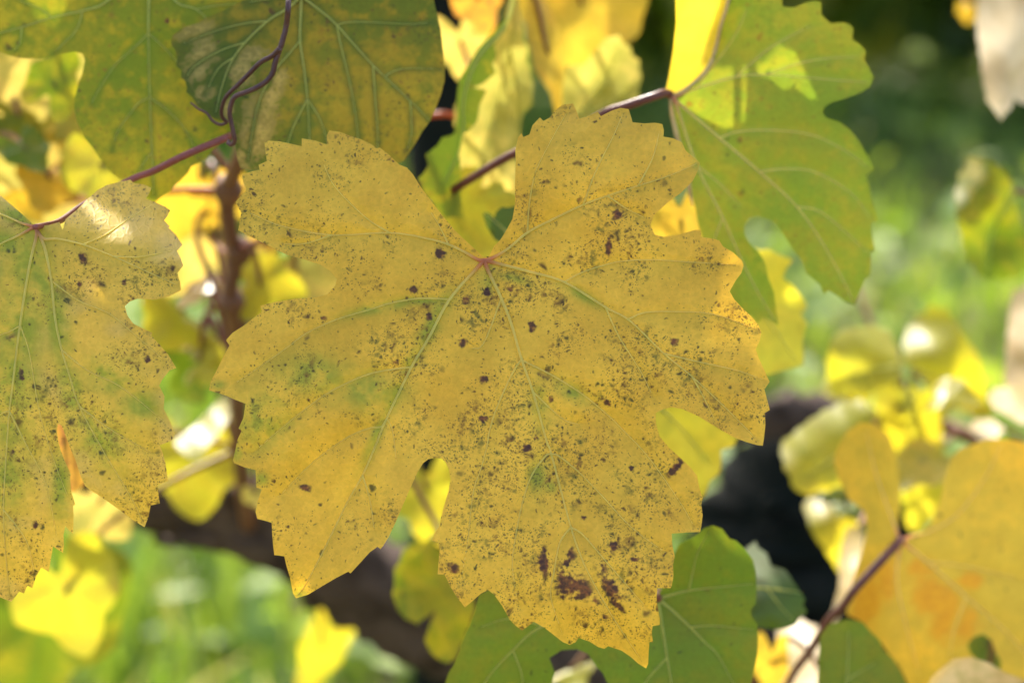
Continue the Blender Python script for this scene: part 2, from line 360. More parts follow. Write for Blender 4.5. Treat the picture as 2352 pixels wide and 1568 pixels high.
# ------------------------------------------------------------------ ground
def ground():
    s = NT('ground_soil')
    co = s.node('ShaderNodeTexCoord').outputs['Object']
    a = s.noise(co, 2.5, 4); b = s.noise(co, 30, 4)
    c = s.mix(s.mr(a, 0.4, 0.6), (0.17, 0.13, 0.08), (0.14, 0.18, 0.06)); c = s.mix(s.mr(b, 0.3, 0.7), c, s.mix(1.0, c, (0.5, 0.5, 0.5), 'MULTIPLY'))
    p = s.node('ShaderNodeBsdfPrincipled', {'Base Color': c, 'Roughness': 0.95}); s.l.new(p.outputs[0], s.out.inputs[0])
    n = 40; g = np.linspace(-1, 1, n); g = np.sign(g) * np.abs(g) ** 2 * 60
    X, Y = np.meshgrid(g, g + 4); Z = np.sin(X * 1.3) * np.cos(Y * 1.7) * 0.015
    V = np.stack([X.ravel(), Y.ravel(), Z.ravel()], 1)
    F = [(j * n + i, j * n + i + 1, (j + 1) * n + i + 1, (j + 1) * n + i) for j in range(n - 1) for i in range(n - 1)]
    tag(new_obj('ground', V, F, s.m), kind='structure')
ground()

def grass():
    s = NT('grass_blades')
    r = s.attr('rnd'); co = s.node('ShaderNodeTexCoord').outputs['Object']
    n = s.noise(co, 3.0, 3)
    c = s.mix(s.mr(r, 0.0, 1.0), (0.14, 0.25, 0.045), (0.32, 0.42, 0.08)); c = s.mix(s.math('GREATER_THAN', r, 0.93), c, (0.50, 0.46, 0.30))
    c = s.mix(s.mr(n, 0.5, 0.65, 0, 0.6), c, s.mix(1.0, c, (0.75, 0.8, 1.0), 'MULTIPLY'))
    p = s.node('ShaderNodeBsdfPrincipled', {'Base Color': c, 'Roughness': 0.5, 'Specular IOR Level': 0.25})
    t = s.node('ShaderNodeBsdfTranslucent', {'Color': s.mix(1.0, c, (1.5, 1.4, 0.5), 'MULTIPLY')})
    mx = s.node('ShaderNodeMixShader', {0: 0.45, 1: p.outputs[0], 2: t.outputs[0]}); s.l.new(mx.outputs[0], s.out.inputs[0])
    R = np.random.default_rng(3)
    n = 42000
    y = 1.3 + 6.5 * R.random(n) ** 1.25; x = (R.random(n) * 2 - 1) * (0.45 + y * 0.30)
    clump = np.sin(x * 7 + np.sin(y * 5) * 2) * np.cos(y * 6 + x * 3) * 0.5 + 0.5
    keep = R.random(n) < 0.35 + 0.65 * clump; x, y, clump = x[keep], y[keep], clump[keep]; n = len(x)
    h = (0.04 + 0.10 * R.random(n)) * (0.6 + 0.8 * clump); w = 0.0025 + 0.0035 * R.random(n); an = R.random(n) * 2 * math.pi
    lean = h * (0.2 + 0.7 * R.random(n)); la = R.random(n) * 2 * math.pi
    ux, uy = np.cos(an) * w, np.sin(an) * w; lx, ly = np.cos(la) * lean, np.sin(la) * lean
    z0 = np.zeros(n)
    V = np.stack([np.stack([x - ux, y - uy, z0], 1), np.stack([x + ux, y + uy, z0], 1),
                  np.stack([x + ux * .8 + lx * .35, y + uy * .8 + ly * .35, h * .6], 1), np.stack([x - ux * .8 + lx * .35, y - uy * .8 + ly * .35, h * .6], 1),
                  np.stack([x + lx, y + ly, h], 1)], 1).reshape(-1, 3)
    F = []
    for i in range(n):
        o = 5 * i; F.append((o, o + 1, o + 2, o + 3)); F.append((o + 3, o + 2, o + 4))
    o = new_obj('grass', V, F, s.m, attrs=dict(rnd=np.repeat(R.random(n), 5)))
    tag(o, 'sunlit green grass with dry stems covering the ground behind the vine', 'grass', kind='stuff')
grass()

# ------------------------------------------------------------------ old wood and canes
def woody(name, label, cat, pts, radii, mat, sides=14, lump=0.12, seed=1, group=None, nodes=()):
    P = catmull([atv(p) for p in pts], 8); r = np.interp(np.linspace(0, 1, len(P)), np.linspace(0, 1, len(radii)), radii)
    root = empty(name, P[0]); tag(root, label, cat, group)
    v, f = tube(P, r, sides, lump, seed); new_obj('stem', v, f, mat, root)
    for x, y, d, rr in nodes:
        c = at(x, y, d); q = np.array([c - UP * rr * 1.1, c - UP * rr * 0.5, c, c + UP * rr * 0.5, c + UP * rr * 1.1])
        v, f = tube(q + RT * rr * 0.15, rr * np.array([0.55, 0.95, 1.12, 0.95, 0.5]), 10, 0.06, seed); new_obj('node_swelling', v, f, mat, root)
    return root, P

def old_vine():
    top = [(1930, 1010, 1.37), (1890, 1060, 1.38), (1865, 1150, 1.39), (1860, 1260, 1.39), (1862, 1400, 1.39), (1870, 1600, 1.40)]
    P = [atv(p) for p in top]; b = P[-1].copy()
    P += [np.array([b[0] - 0.01, b[1] + 0.03, b[2] * 0.5]), np.array([b[0] + 0.01, b[1] + 0.04, -0.03])]
    P = catmull(P, 8); r = np.interp(np.linspace(0, 1, len(P)), [0, .1, .2, .3, .42, .6, 1], [0.016, 0.030, 0.048, 0.060, 0.063, 0.058, 0.068])
    root = empty('old_grapevine', P[-1] + np.array([0, 0, 0.03])); tag(root, 'old vine with thick trunk coloured black for the deep shade and a gnarled brown arm above the grass', 'grapevine')
    v, f = tube(P, r, 26, 0.16, 4); tr = new_obj('trunk', v, f, M['bark_shade'], root)  # trunk fills the dark hollow; its shade is in the colour
    R = np.random.default_rng(5)
    for k in range(26):
        i = int(R.integers(8, len(P) - 14)); th = R.random() * 2 * math.pi
        c = P[i:i + 9] + np.array([math.cos(th), math.sin(th), 0]) * (r[i:i + 9, None] * 0.99) + np.cumsum(R.normal(0, .002, (9, 3)), 0)
        v, f = tube(c, 0.006 * (0.4 + R.random()) * np.array([.3, .7, 1, 1.1, 1, 1, .8, .6, .2]), 6, 0.25, k)
        v = v - np.array(root.location); q = new_obj('bark_strip', v, f, M['bark_shade'], None); q.parent = tr
    hp = catmull([atv(p) for p in ((1560, 1010, 1.33), (1700, 975, 1.34), (1800, 955, 1.35), (1900, 960, 1.36), (2010, 985, 1.37), (2140, 1000, 1.38))], 6)
    v, f = tube(hp, np.interp(np.linspace(0, 1, len(hp)), [0, .3, .6, 1], [.006, .010, .0125, .010]), 14, 0.22, 8); new_obj('arm', v, f, M['bark'], root)
    pts = [(1850, 1480, 1.38), (1400, 1560, 1.24), (1040, 1430, 1.16), (830, 1330, 1.12), (640, 1215, 1.1), (450, 1160, 1.1), (330, 1150, 1.1), (200, 1120, 1.1), (-60, 1030, 1.08), (-320, 960, 1.08)]
    A = catmull([atv(p) for p in pts], 8); rr = np.interp(np.linspace(0, 1, len(A)), np.linspace(0, 1, 10), [.027, .026, .025, .021, .0185, .016, .0135, .011, .009, .008])
    v, f = tube(A, rr, 18, 0.14, 2); ar = new_obj('arm', v, f, M['bark'], root)
    for k in range(30):
        i = int(R.integers(2, len(A) - 10)); th = R.random() * 2 * math.pi
        c = A[i:i + 7] + (math.cos(th) * UP + math.sin(th) * FWD) * (rr[i:i + 7, None] * 1.0) + np.cumsum(R.normal(0, .0012, (7, 3)), 0)
        v, f = tube(c, 0.003 * (0.4 + R.random()) * np.array([.3, .8, 1, 1.1, 1, .7, .2]), 6, 0.25, k)
        v = v - np.array(root.location); q = new_obj('bark_strip', v, f, M['bark'], None); q.parent = ar
old_vine()
CANES = []
def cane(label, pts, radii, group, nodes=()):
    r, P = woody('vine_cane', label, 'vine cane', pts, radii, M['cane'], 10, 0.05, len(CANES) + 3, group, nodes); CANES.append(P)
cane('upright reddish brown cane rising from the old arm between two yellow leaves',
     [(572, 1215, 1.09), (553, 1050, 1.02), (548, 900, .98), (541, 760, .95), (526, 690, .93), (541, 600, .92), (528, 520, .91), (522, 440, .9), (552, 360, .88), (575, 250, .87), (590, 100, .86), (600, -150, .88), (560, -520, .9)],
     [.0038, .0034, .0031, .003, .003, .0028, .0028, .003, .0028, .0026, .0025, .0024, .0022], 'canes of the vine',
     ((527, 692, .93, .0048), (545, 575, .918, .0048), (520, 437, .9, .0052)))
cane('brown cane crossing over the top leaves towards the right', [(600, -150, .88), (1100, -190, .86), (1700, -170, .86), (2350, -300, .95)], [.0024, .0023, .0022, .002], 'canes out of view')
cane('brown cane rising behind the sunlit leaf cluster', [(1960, 1000, 1.34), (2060, 930, 1.14), (2200, 990, 1.1), (2430, 1060, 1.08), (2540, 700, 1.04), (2540, 300, 1.02), (2500, 0, .98), (2350, -300, .95)], [.004, .0036, .0032, .0028, .0025, .002], 'canes out of view')
cane('low brown cane under the orange leaf', [(1830, 1560, 1.34), (1780, 1760, 1.0), (2300, 1800, .95)], [.004, .003, .002], 'canes out of view')
cane('brown cane rising beside the left speckled leaf', [(-320, 960, 1.08), (-180, 700, 1.0), (-120, 300, .95), (100, -220, .92), (560, -520, .9)], [.004, .003, .0027, .0024, .0022], 'canes out of view')

# ------------------------------------------------------------------ the leaves in and near focus
G0 = 'grape leaves in focus'
MAIN = [1114,590,1123,588,1135,565,1149,551,1160,534,1177,503,1183,468,1183,422,1184.5,369,1183.5,345,1190,316,1198,306,1202,315,1216,309,1223,288,1240,270,1248,278,1262,271,1278,251,1293,241,1316,238,1322,250,1331,273,1350,267,1373,257,1380,267,1406,254,1425,248,1444,251,1448,264,1453,281,1480,284,1504,282,1521,285,1525,299,1524,314,1547,318,1566,327,1575,346,1590,359,1608,374,1604,390,1592,415,1564,443,1532,467,1504,492,1494,517,1499,529,1504,539,1525,544,1560,539,1595,528,1609,528,1611,544,1631,547,1652,552,1661,566,1683,579,1704,598,1708,609,1703,627,1690,644,1676,669,1687,688,1704,706,1729,730,1743,748,1749,764,1745,783,1736,802,1743,822,1754,846,1762,864,1768,876,1756,894,1762,917,1768,941,1757,948,1758,976,1755,1005,1752,1023,1740,1022,1715,1015,1683,1003,1641,978,1603,955,1567,939,1543,935,1525,939,1506,948,1507,973,1515,1001,1536,1027,1564,1052,1585,1072,1601,1091,1606,1119,1614,1142,1611,1158,1614,1182,1611,1207,1608,1221,1581,1222,1543,1225,1544,1249,1550,1277,1546,1295,1547,1323,1543,1344,1540,1350,1510,1350,1508,1372,1511,1397,1516,1421,1515,1434,1499,1437,1497,1453,1500,1474,1492,1473,1490,1495,1489,1523,1484,1534,1466,1523,1448,1507,1427,1493,1397,1483,1388,1489,1374,1485,1353,1472,1329,1464,1322,1474,1309,1480,1293,1474,1269,1455,1251,1441,1226,1427,1213,1437,1199,1447,1183,1435,1170,1421,1153,1390,1135,1365,1121,1354,1104,1363,1086,1379,1068,1394,1054,1377,1037,1351,1021,1319,1005,1318,1007,1291,1010,1260,1007,1244,993,1241,998,1224,1009,1207,1016,1175,1023,1151,1031,1123,1035,1100,1031,1077,1023,1061,1014,1052,998,1051,984,1054,972,1063,959,1084,945,1115,928,1154,910,1196,893,1232,880,1253,874,1260,867,1255,850,1267,829,1290,805,1316,800,1312,773,1326,742,1344,707,1365,680,1373,673,1362,666,1326,657,1295,653,1277,640,1275,630,1274,627,1249,625,1221,624,1200,608,1195,591,1191,587,1175,592,1151,601,1123,589,1119,588,1098,587,1079,562,1073,538,1063,535,1056,541,1031,545,1010,555,989,548,983,559,959,564,927,541,918,513,906,480,896,483,878,496,853,510,825,527,793,519,781,534,764,559,748,584,729,601,716,598,702,633,693,678,686,724,683,752,676,770,656,774,641,759,623,738,609,703,597,661,586,626,569,591,551,566,539,547,529,554,489,541,464,566,436,559,420,554,403,577,394,596,390,594,379,613,370,610,352,607,327,615,323,643,325,675,332,693,336,693,318,724,323,751,332,750,313,756,300,780,303,808,313,829,320,854,332,865,341,872,339,893,355,917,378,935,385,949,401,966,429,995,468,1023,503,1047,531,1068,551,1090,571,1109,589]
pairs = lambda L: [(L[i], L[i + 1]) for i in range(0, len(L), 2)]
MAIN = pairs(MAIN)
J = (1113, 598)
MAIN_V = [
 ([J, (1097, 596), (1065, 578), (1030, 562), (985, 549), (895, 535), (762, 540), (650, 520), (575, 490)], [[(1030, 562), (1016, 533), (1005, 512), (990, 488)], [(895, 535), (840, 500), (770, 430), (740, 370)], [(762, 540), (700, 560), (650, 560)]]),
 ([J, (1098, 613), (1032, 689), (982, 781), (945, 843), (887, 963), (861, 1027), (833, 1091), (801, 1147), (740, 1270), (700, 1345), (683, 1366)],
  [[(1032, 689), (1020, 687), (960, 686), (895, 697), (850, 711), (770, 735), (703, 766), (661, 797), (600, 840), (540, 880)], [(945, 843), (903, 848), (845, 860), (786, 885), (731, 917), (650, 980), (580, 1040)], [(887, 963), (875, 980), (850, 983), (800, 1003), (720, 1060), (640, 1140)], [(887, 963), (894, 970), (903, 997), (910, 1060)], [(833, 1091), (850, 1150), (860, 1220)]]),
 ([J, (1121, 621), (1149, 680), (1173, 740), (1198, 825), (1224, 900), (1255, 1012), (1266, 1042), (1311, 1210), (1339, 1288), (1362, 1335), (1410, 1420), (1470, 1510)],
  [[(1198, 825), (1177, 857), (1142, 934), (1125, 987), (1118, 1026), (1105, 1075), (1087, 1130), (1075, 1235), (1060, 1330)], [(1198, 825), (1209, 832), (1272, 864), (1339, 906), (1395, 952), (1431, 987), (1490, 1050), (1560, 1150), (1595, 1210)], [(1266, 1042), (1252, 1048), (1220, 1094), (1199, 1158), (1185, 1228), (1177, 1298), (1190, 1390)], [(1266, 1042), (1283, 1047), (1325, 1080), (1378, 1133), (1450, 1210), (1530, 1270)], [(1311, 1210), (1286, 1246), (1272, 1316), (1265, 1369), (1290, 1450)], [(1311, 1210), (1339, 1228), (1388, 1284), (1431, 1333), (1490, 1400)], [(1150, 690), (1110, 790), (1080, 800)], [(1224, 900), (1290, 960), (1330, 975)]]),
 ([J, (1142, 605), (1220, 625), (1296, 648), (1391, 706), (1448, 738), (1525, 812), (1590, 865), (1660, 930), (1735, 1005)],
  [[(1296, 648), (1332, 628), (1381, 611), (1431, 600), (1501, 597), (1600, 603), (1690, 608)], [(1443, 733), (1483, 718), (1553, 716), (1640, 722), (1735, 755)], [(1525, 812), (1600, 830), (1690, 850), (1755, 872)], [(1391, 706), (1420, 770), (1470, 850), (1500, 910)], [(1590, 865), (1620, 920), (1640, 960)]]),
 ([J, (1128, 594), (1166, 572), (1211, 535), (1270, 504), (1339, 471), (1395, 450), (1466, 427), (1536, 404), (1600, 376)],
  [[(1211, 535), (1212, 520), (1216, 468), (1230, 397), (1262, 330), (1300, 262)], [(1339, 471), (1370, 390), (1410, 310), (1430, 262)], [(1395, 450), (1440, 480), (1480, 500)], [(1466, 427), (1500, 360), (1515, 300)]]),
]
MAIN_B = [(1316, 1345, 44, 28, 20), (1342, 1352, 28, 26), (1290, 1325, 14, 18), (1250, 1295, 14, 28, -5), (1404, 1352, 38, 15, 48), (1388, 1300, 7, 20, -20), (1045, 1308, 16, 14, 35), (1010, 582, 13, 11), (1418, 494, 13, 11), (1335, 461, 11, 9, 40), (1398, 570, 8, 24), (1069, 688, 10, 13), (1063, 787, 11, 9), (1110, 870, 9, 9), (1110, 961, 15, 7), (1264, 916, 9, 11), (985, 728, 8, 8), (1313, 1272, 11, 16), (1300, 1290, 9, 9), (1368, 1380, 12, 10), (1417, 1388, 22, 6, 40), (1393, 1415, 11, 6), (950, 666, 9, 8), (1210, 1028, 11, 10), (1395, 925, 14, 8, 40), (745, 731, 9, 8), (703, 770, 8, 8), (1548, 783, 12, 10), (1118, 672, 8, 10), (908, 835, 9, 8), (1433, 1462, 9, 7), (1550, 1075, 26, 9, -50), (1458, 1284, 12, 6), (1408, 1255, 10, 12), (1252, 860, 18, 8, 20), (1222, 750, 8, 14), (1230, 1005, 6, 6), (1172, 665, 8, 8), (1450, 1075, 5, 5), (700, 1120, 14, 8), (1340, 1190, 6, 5)]
def main_dens(P):
    x, y = P[:, 0], P[:, 1]
    d = 0.50 + 0.55 * np.exp(-((x - 1270) ** 2 + (y - 950) ** 2) / (2 * 300 ** 2)) + 0.30 * np.exp(-((x - 1300) ** 2 + (y - 1330) ** 2) / (2 * 150 ** 2)) - 0.16 * np.exp(-((x - 780) ** 2 + (y - 1100) ** 2) / (2 * 200 ** 2))
    return np.clip(d, 0.2, 1.15)
main_d = plane_depth(0.660, 1113, 598, 0.35, -0.5, bumps=((1113, 598, 150, 4), (1600, 900, 160, -4.5), (700, 900, 150, -4.0), (1380, 1350, 130, -4), (760, 450, 110, -4), (1360, 380, 110, -4.5), (760, 1150, 110, 3), (1000, 950, 90, 3), (1400, 1000, 90, 3.5)), ramps=((640, 400, -.6, -.8, 5, 60), (1450, 320, .3, -1, 7, 60), (700, 1300, -.3, 1, 6, 60), (1440, 1450, .2, 1, 6, 60)))
hero_leaf('large yellow leaf peppered with black specks and red-brown blotches, hanging in front of all others', MAIN, J, MAIN_V, main_d, M['speckled'], M['vein_yellow'], step=6, brown=MAIN_B, dens=main_dens, group=G0, pucker=0.0011,
          green=[(1015, 705, 16, 34, 35), (985, 760, 16, 50, 30), (945, 825, 14, 40, 30), (905, 915, 14, 60, 25), (865, 1000, 12, 60, 25), (980, 690, 60, 8), (880, 705, 70, 10, -12), (1330, 675, 50, 10, 30), (1180, 640, 30, 8, 15), (1120, 640, 16, 26), (1240, 940, 22, 50), (1235, 1090, 20, 40), (1310, 900, 40, 16, 30), (1262, 1118, 14, 14), (500, 885, 18, 10), (545, 1040, 12, 16), (690, 1362, 14, 8), (1600, 375, 10, 12), (600, 1100, 14, 14), (850, 900, 70, 40), (720, 860, 80, 40), (600, 960, 60, 60)],
          petiole=([(1112, 606, .6680), (1108, 616, .676), (1080, 650, .72), (950, 680, .80), (800, 740, .88), (640, 770, .93), (541, 762, .95)], .0012, .0016, M['petiole_dark']))

LEFT = pairs([81,520,112,517,137,510,140,520,144,528,147,518,151,503,176,482,197,461,225,436,246,425,274,418,300,413,306,420,330,424,348,432,341,447,335,457,355,464,380,475,391,483,385,496,377,506,390,520,387,523,404,539,419,563,406,576,415,593,421,610,407,627,414,649,416,667,387,681,355,688,316,686,299,692,287,703,292,723,306,743,330,755,350,764,348,771,369,794,387,815,405,845,390,850,373,871,366,885,378,910,376,938,390,966,402,997,394,1012,367,1022,374,1040,380,1063,386,1104,362,1113,364,1133,367,1156,346,1160,341,1186,332,1210,309,1196,267,1165,232,1140,207,1125,195,1115,185,1093,172,1052,162,1030,151,1001,141,976,134,971,130,987,134,1012,139,1033,148,1056,163,1089,161,1094,163,1126,173,1158,168,1161,169,1186,168,1224,160,1219,150,1207,146,1228,147,1249,145,1269,132,1261,122,1254,118,1277,112,1312,95,1302,83,1323,74,1350,63,1344,55,1362,44,1358,26,1381,10,1375,-20,1362,-45,1340,-60,1350,-90,1290,-105,1300,-120,1230,-110,1150,-130,1080,-105,1000,-115,985,-150,1060,-200,1130,-240,1160,-250,1100,-290,1090,-290,1010,-330,990,-300,900,-340,860,-270,800,-220,760,-230,720,-300,720,-340,680,-330,600,-360,560,-310,480,-280,420,-230,390,-150,375,-80,400,-30,428,0,448,35,478,60,500])
JL = (80, 522)
LEFT_V = [
 ([JL, (100, 548), (132, 549), (190, 562), (260, 589), (340, 625), (408, 655)], [[(190, 562), (240, 540), (300, 500), (350, 470)], [(260, 589), (320, 590), (400, 575)]]),
 ([JL, (92, 542), (105, 578), (118, 645), (127, 733), (142, 804), (159, 860), (183, 934), (240, 1040), (300, 1140), (328, 1200)], [[(118, 645), (180, 690), (250, 720), (300, 760), (380, 830)], [(142, 804), (200, 850), (280, 890), (380, 970)], [(183, 934), (260, 990), (350, 1040)]]),
 ([JL, (84, 540), (67, 615), (46, 748), (30, 880), (22, 944), (15, 1040), (8, 1170), (14, 1280), (22, 1365)], [[(46, 748), (20, 763), (-10, 775), (-90, 830)], [(46, 748), (53, 765), (68, 812), (92, 950), (125, 1060), (160, 1150)], [(22, 944), (0, 952), (-70, 1000)], [(22, 944), (60, 1020), (105, 1110), (130, 1230)], [(8, 1170), (60, 1240), (80, 1320)]]),
 ([JL, (70, 526), (35, 545), (0, 561), (-80, 605), (-180, 680), (-300, 860)], [[(0, 561), (-40, 640), (-100, 740)]]),
 ([JL, (62, 516), (45, 511), (0, 491), (-80, 465), (-220, 430)], []),
]
left_d = plane_depth(0.655, 80, 522, 0.3, 0.2, bumps=((80, 522, 120, 2.0), (300, 900, 150, -2)), ramps=((270, 540, .3, -1, 17, 22), (290, 600, .2, -.8, 6, 12), (60, 900, -1, 0, 6, 40), (330, 1150, .4, 1, 5, 50)))
hero_leaf('speckled yellow leaf with green centre and a sunlit curled upper lobe, on a pink petiole', LEFT, JL, LEFT_V, left_d, M['left'], M['vein_left'], step=8, group=G0, vr=4.6,
          brown=[(190, 592, 9, 14), (183, 652, 7, 9), (28, 770, 14, 10), (48, 853, 6, 13), (340, 828, 8, 8), (25, 1040, 7, 7), (80, 1207, 5, 11), (52, 870, 5, 6), (285, 650, 7, 6)], dens=lambda P: np.clip(0.75 + 0.3 * np.exp(-((P[:, 0] - 230) ** 2 + (P[:, 1] - 600) ** 2) / (2 * 130 ** 2)), 0, 1.1), vein_w=16, green=[(60, 600, 40, 76, 8), (95, 640, 34, 70, -10), (50, 740, 58, 100), (130, 740, 28, 100, -8), (25, 900, 60, 130), (165, 900, 26, 90, -15), (230, 1000, 40, 60, -30), (0, 560, 60, 30), (-60, 620, 80, 60), (40, 495, 40, 20, 30), (250, 860, 50, 40), (320, 930, 40, 30), (20, 1100, 40, 60), (140, 1120, 18, 70)],
          petiole=([(80, 521, .6560), (105, 517, .664), (140, 506, .682), (197, 468, .702), (300, 413, .708), (352, 393, .708), (422, 358, .705), (492, 328, .712), (532, 311, .722), (560, 290, .78), (578, 245, .868)], .00075, .00125, M['petiole_pink']))

GB = 'green leaves hanging behind the yellow leaves'
LA = pairs([0,119,21,128,53,135,81,135,116,131,148,123,172,119,188,123,195,139,190,165,179,197,172,225,170,246,177,278,186,300,193,316,211,337,228,362,243,383,260,401,278,413,309,424,327,446,345,461,355,466,369,453,390,441,402,425,415,415,432,397,439,383,457,373,475,366,485,348,500,335,530,300,560,240,575,180,560,150,620,110,640,40,650,-40,600,-110,520,-180,440,-200,380,-150,345,-110,300,-150,220,-200,120,-190,40,-150,-40,-120,-90,-40,-80,40,-40,100])
JA = (345, -105)
LA_V = [([JA, (342, 0), (341, 76), (344, 222), (349, 352), (353, 450)], [[(341, 78), (300, 118), (264, 151), (225, 210), (208, 245)], [(341, 78), (370, 103), (398, 133), (440, 185), (480, 260)], [(344, 224), (318, 238), (300, 260), (272, 300), (255, 350)], [(344, 224), (380, 250), (415, 285), (440, 325), (455, 365)], [(349, 352), (330, 375), (315, 410)]]),
        ([JA, (250, 0), (195, 24), (120, 41), (50, 63), (0, 76), (-60, 85)], [[(190, 25), (176, 68), (142, 105), (120, 125)], [(120, 41), (90, 20), (40, 0)], [(50, 63), (45, 100), (30, 120)]]),
        ([JA, (400, 0), (450, 22), (490, 60), (540, 130)], [[(450, 22), (490, 15), (535, 10), (600, 5)]])]
la_d = plane_depth(0.733, 345, 100, 0.5, -0.8, bumps=((345, 200, 100, 3),), ramps=((180, 200, -1, 0.1, -2, 30), (400, 400, .3, 1, 3, 40)))
hero_leaf('olive green lobed leaf above the pink petiole, hanging against bright yellow leaves', LA, JA, LA_V, la_d, M['olive'], M['vein_green'], step=11, group=GB, vr=3.2, brown=[(250, 106, 7, 6), (235, 140, 4, 4), (382, 48, 5, 5)], vein_w=12,
          petiole=([(345, -105, .736), (400, -140, .78), (520, -160, .84), (600, -150, .88)], .001, .0014, M['petiole_pink']))
LB = pairs([692,-12,720,-60,800,-110,900,-100,970,-50,996,0,1005,39,1012,70,1017,112,1022,158,1021,186,1014,214,1002,246,988,278,970,302,952,334,928,369,914,376,880,400,820,425,740,425,680,410,620,400,596,392,570,390,560,388,552,385,546,368,543,355,541,330,540,300,536,288,524,281,506,278,492,272,471,257,453,243,443,225,427,211,430,203,425,186,416,179,417,162,404,151,407,135,401,112,394,105,394,92,397,81,422,63,457,53,470,42,492,35,520,21,548,7,580,-10,610,-40,650,-50])
JB = (692, -8)
LB_V = [([JB, (691, 30), (689, 91), (697, 150), (706, 226), (711, 320), (714, 400)], [[(689, 95), (660, 128), (633, 161), (598, 225), (577, 318), (570, 370)], [(706, 228), (675, 290), (655, 350), (650, 390)], [(706, 228), (735, 275), (755, 340), (762, 400)]]),
        ([JB, (660, 20), (615, 49), (563, 98), (530, 145), (508, 205), (495, 262)], [[(615, 49), (560, 55), (500, 70), (420, 100)], [(563, 98), (510, 115), (450, 150), (425, 180)], [(540, 130), (500, 160), (470, 220)]]),
        ([JB, (735, 25), (773, 58), (857, 151), (942, 232), (985, 275)], [[(773, 58), (800, 52), (860, 52), (940, 56), (1000, 50)], [(773, 58), (784, 110), (808, 213), (822, 310), (825, 400)], [(857, 153), (862, 230), (868, 320), (862, 400)], [(885, 178), (896, 168), (930, 158), (1010, 158)], [(942, 232), (945, 300), (935, 350)]]),
        ([JB, (640, -5), (600, 0), (560, 8)], [])]
lb_d = plane_depth(0.722, 692, 100, 0.6, 0.3, bumps=((692, 0, 120, 4),), ramps=((470, 180, -1, 0.2, -4, 40), (960, 150, 1, 0, 6, 30)))
hero_leaf('large green leaf with tan and purple patched left edge, behind the dark tendril', LB, JB, LB_V, lb_d, M['tangreen'], M['vein_green'], step=10, group=GB, vr=3.3, vein_w=13,
          brown=[(455, 78, 44, 26, -15), (470, 125, 44, 24, -20), (450, 160, 34, 26), (555, 165, 34, 34, 20), (575, 125, 34, 22), (590, 300, 40, 80, 10), (620, 225, 30, 34), (560, 360, 24, 28), (525, 250, 12, 26), (640, 180, 20, 26), (470, 215, 26, 20)],
          petiole=([(692, -8, .723), (690, -40, .75), (650, -110, .82), (600, -150, .88)], .001, .0013, M['petiole_dark']))

def solo(name, label, cat, pieces, mat, group=None, part='strand'):
    P0 = pieces[0][0]; root = empty(name, atv(P0[0])); tag(root, label, cat, group)
    for pts, r0, r1 in pieces:
        c = catmull([atv(p) for p in pts], 6); v, f = tube(c, np.linspace(r0, r1, len(c)), 8, 0.04); new_obj(part, v, f, mat, root)
    return root
t_ = lambda L, d0, d1: [(a * .35158, b * .35158, d0 + (d1 - d0) * i / (len(L) - 1)) for i, (a, b) in enumerate(L)]
solo('tendril', 'dark purple-brown forked tendril dangling over the tan-patched green leaf', 'tendril',
     [([(650, -120, .80), (662, -60, .72)] + t_([(1885, 0), (1870, 170), (1835, 300), (1800, 400), (1780, 480), (1730, 540), (1640, 590), (1540, 630), (1510, 680), (1500, 740), (1510, 800), (1525, 870), (1532, 920), (1512, 946), (1492, 936), (1496, 922)], .690, .700), .00085, .0006),
      (t_([(1828, 318), (1780, 365), (1700, 410), (1620, 490), (1550, 560), (1480, 630), (1450, 700), (1450, 760), (1485, 800)], .690, .704), .0008, .0005),
      (t_([(1485, 800), (1440, 815), (1390, 790), (1350, 740), (1300, 715), (1270, 690), (1245, 672)], .704, .708), .0005, .00025)], M['tendril'])

RC = pairs([1545,222,1560,212,1600,185,1625,160,1640,130,1652,80,1660,40,1669,21,1680,3,1690,-40,1740,-60,1796,-40,1796,0,1798,16,1824,18,1849,7,1870,2,1886,5,1887,35,1900,47,1908,54,1937,52,1954,58,1960,67,1957,90,1975,102,1989,118,1985,137,1996,155,2007,179,1998,200,1975,214,1940,227,1908,236,1894,246,1889,258,1898,271,1929,281,1951,297,1975,327,1993,359,2007,388,1989,404,1998,429,2000,450,2010,485,2016,506,2000,513,2003,538,2010,576,2001,579,2001,607,1998,634,1986,642,1973,674,1963,700,1944,695,1922,678,1903,667,1893,674,1884,653,1863,637,1852,628,1842,600,1824,576,1799,537,1775,509,1764,505,1743,497,1722,501,1710,517,1711,538,1722,558,1743,579,1758,605,1765,640,1778,670,1782,705,1788,748,1770,735,1752,728,1740,742,1725,725,1690,720,1670,690,1655,660,1660,630,1640,600,1620,570,1605,520,1595,470,1578,400,1562,320,1548,260])
JR = (1545, 222)
RC_V = [([JR, (1562, 218), (1600, 203), (1690, 177), (1760, 172), (1870, 180), (1995, 190)], [[(1600, 203), (1640, 150), (1690, 80), (1720, 10)], [(1690, 177), (1770, 110), (1860, 60)], [(1760, 172), (1860, 140), (1970, 130)]]),
        ([JR, (1560, 238), (1652, 317), (1750, 400), (1830, 475), (1890, 560), (1940, 650), (1960, 695)], [[(1652, 317), (1700, 302), (1790, 300), (1870, 312), (1940, 345), (1995, 385)], [(1742, 395), (1800, 388), (1870, 395), (1950, 440), (2000, 500)], [(1830, 475), (1890, 490), (1995, 580)]]),
        ([JR, (1556, 250), (1600, 380), (1660, 500), (1700, 590), (1740, 670), (1782, 740)], [[(1600, 380), (1650, 420), (1700, 470)], [(1660, 500), (1640, 560), (1650, 620)]])]
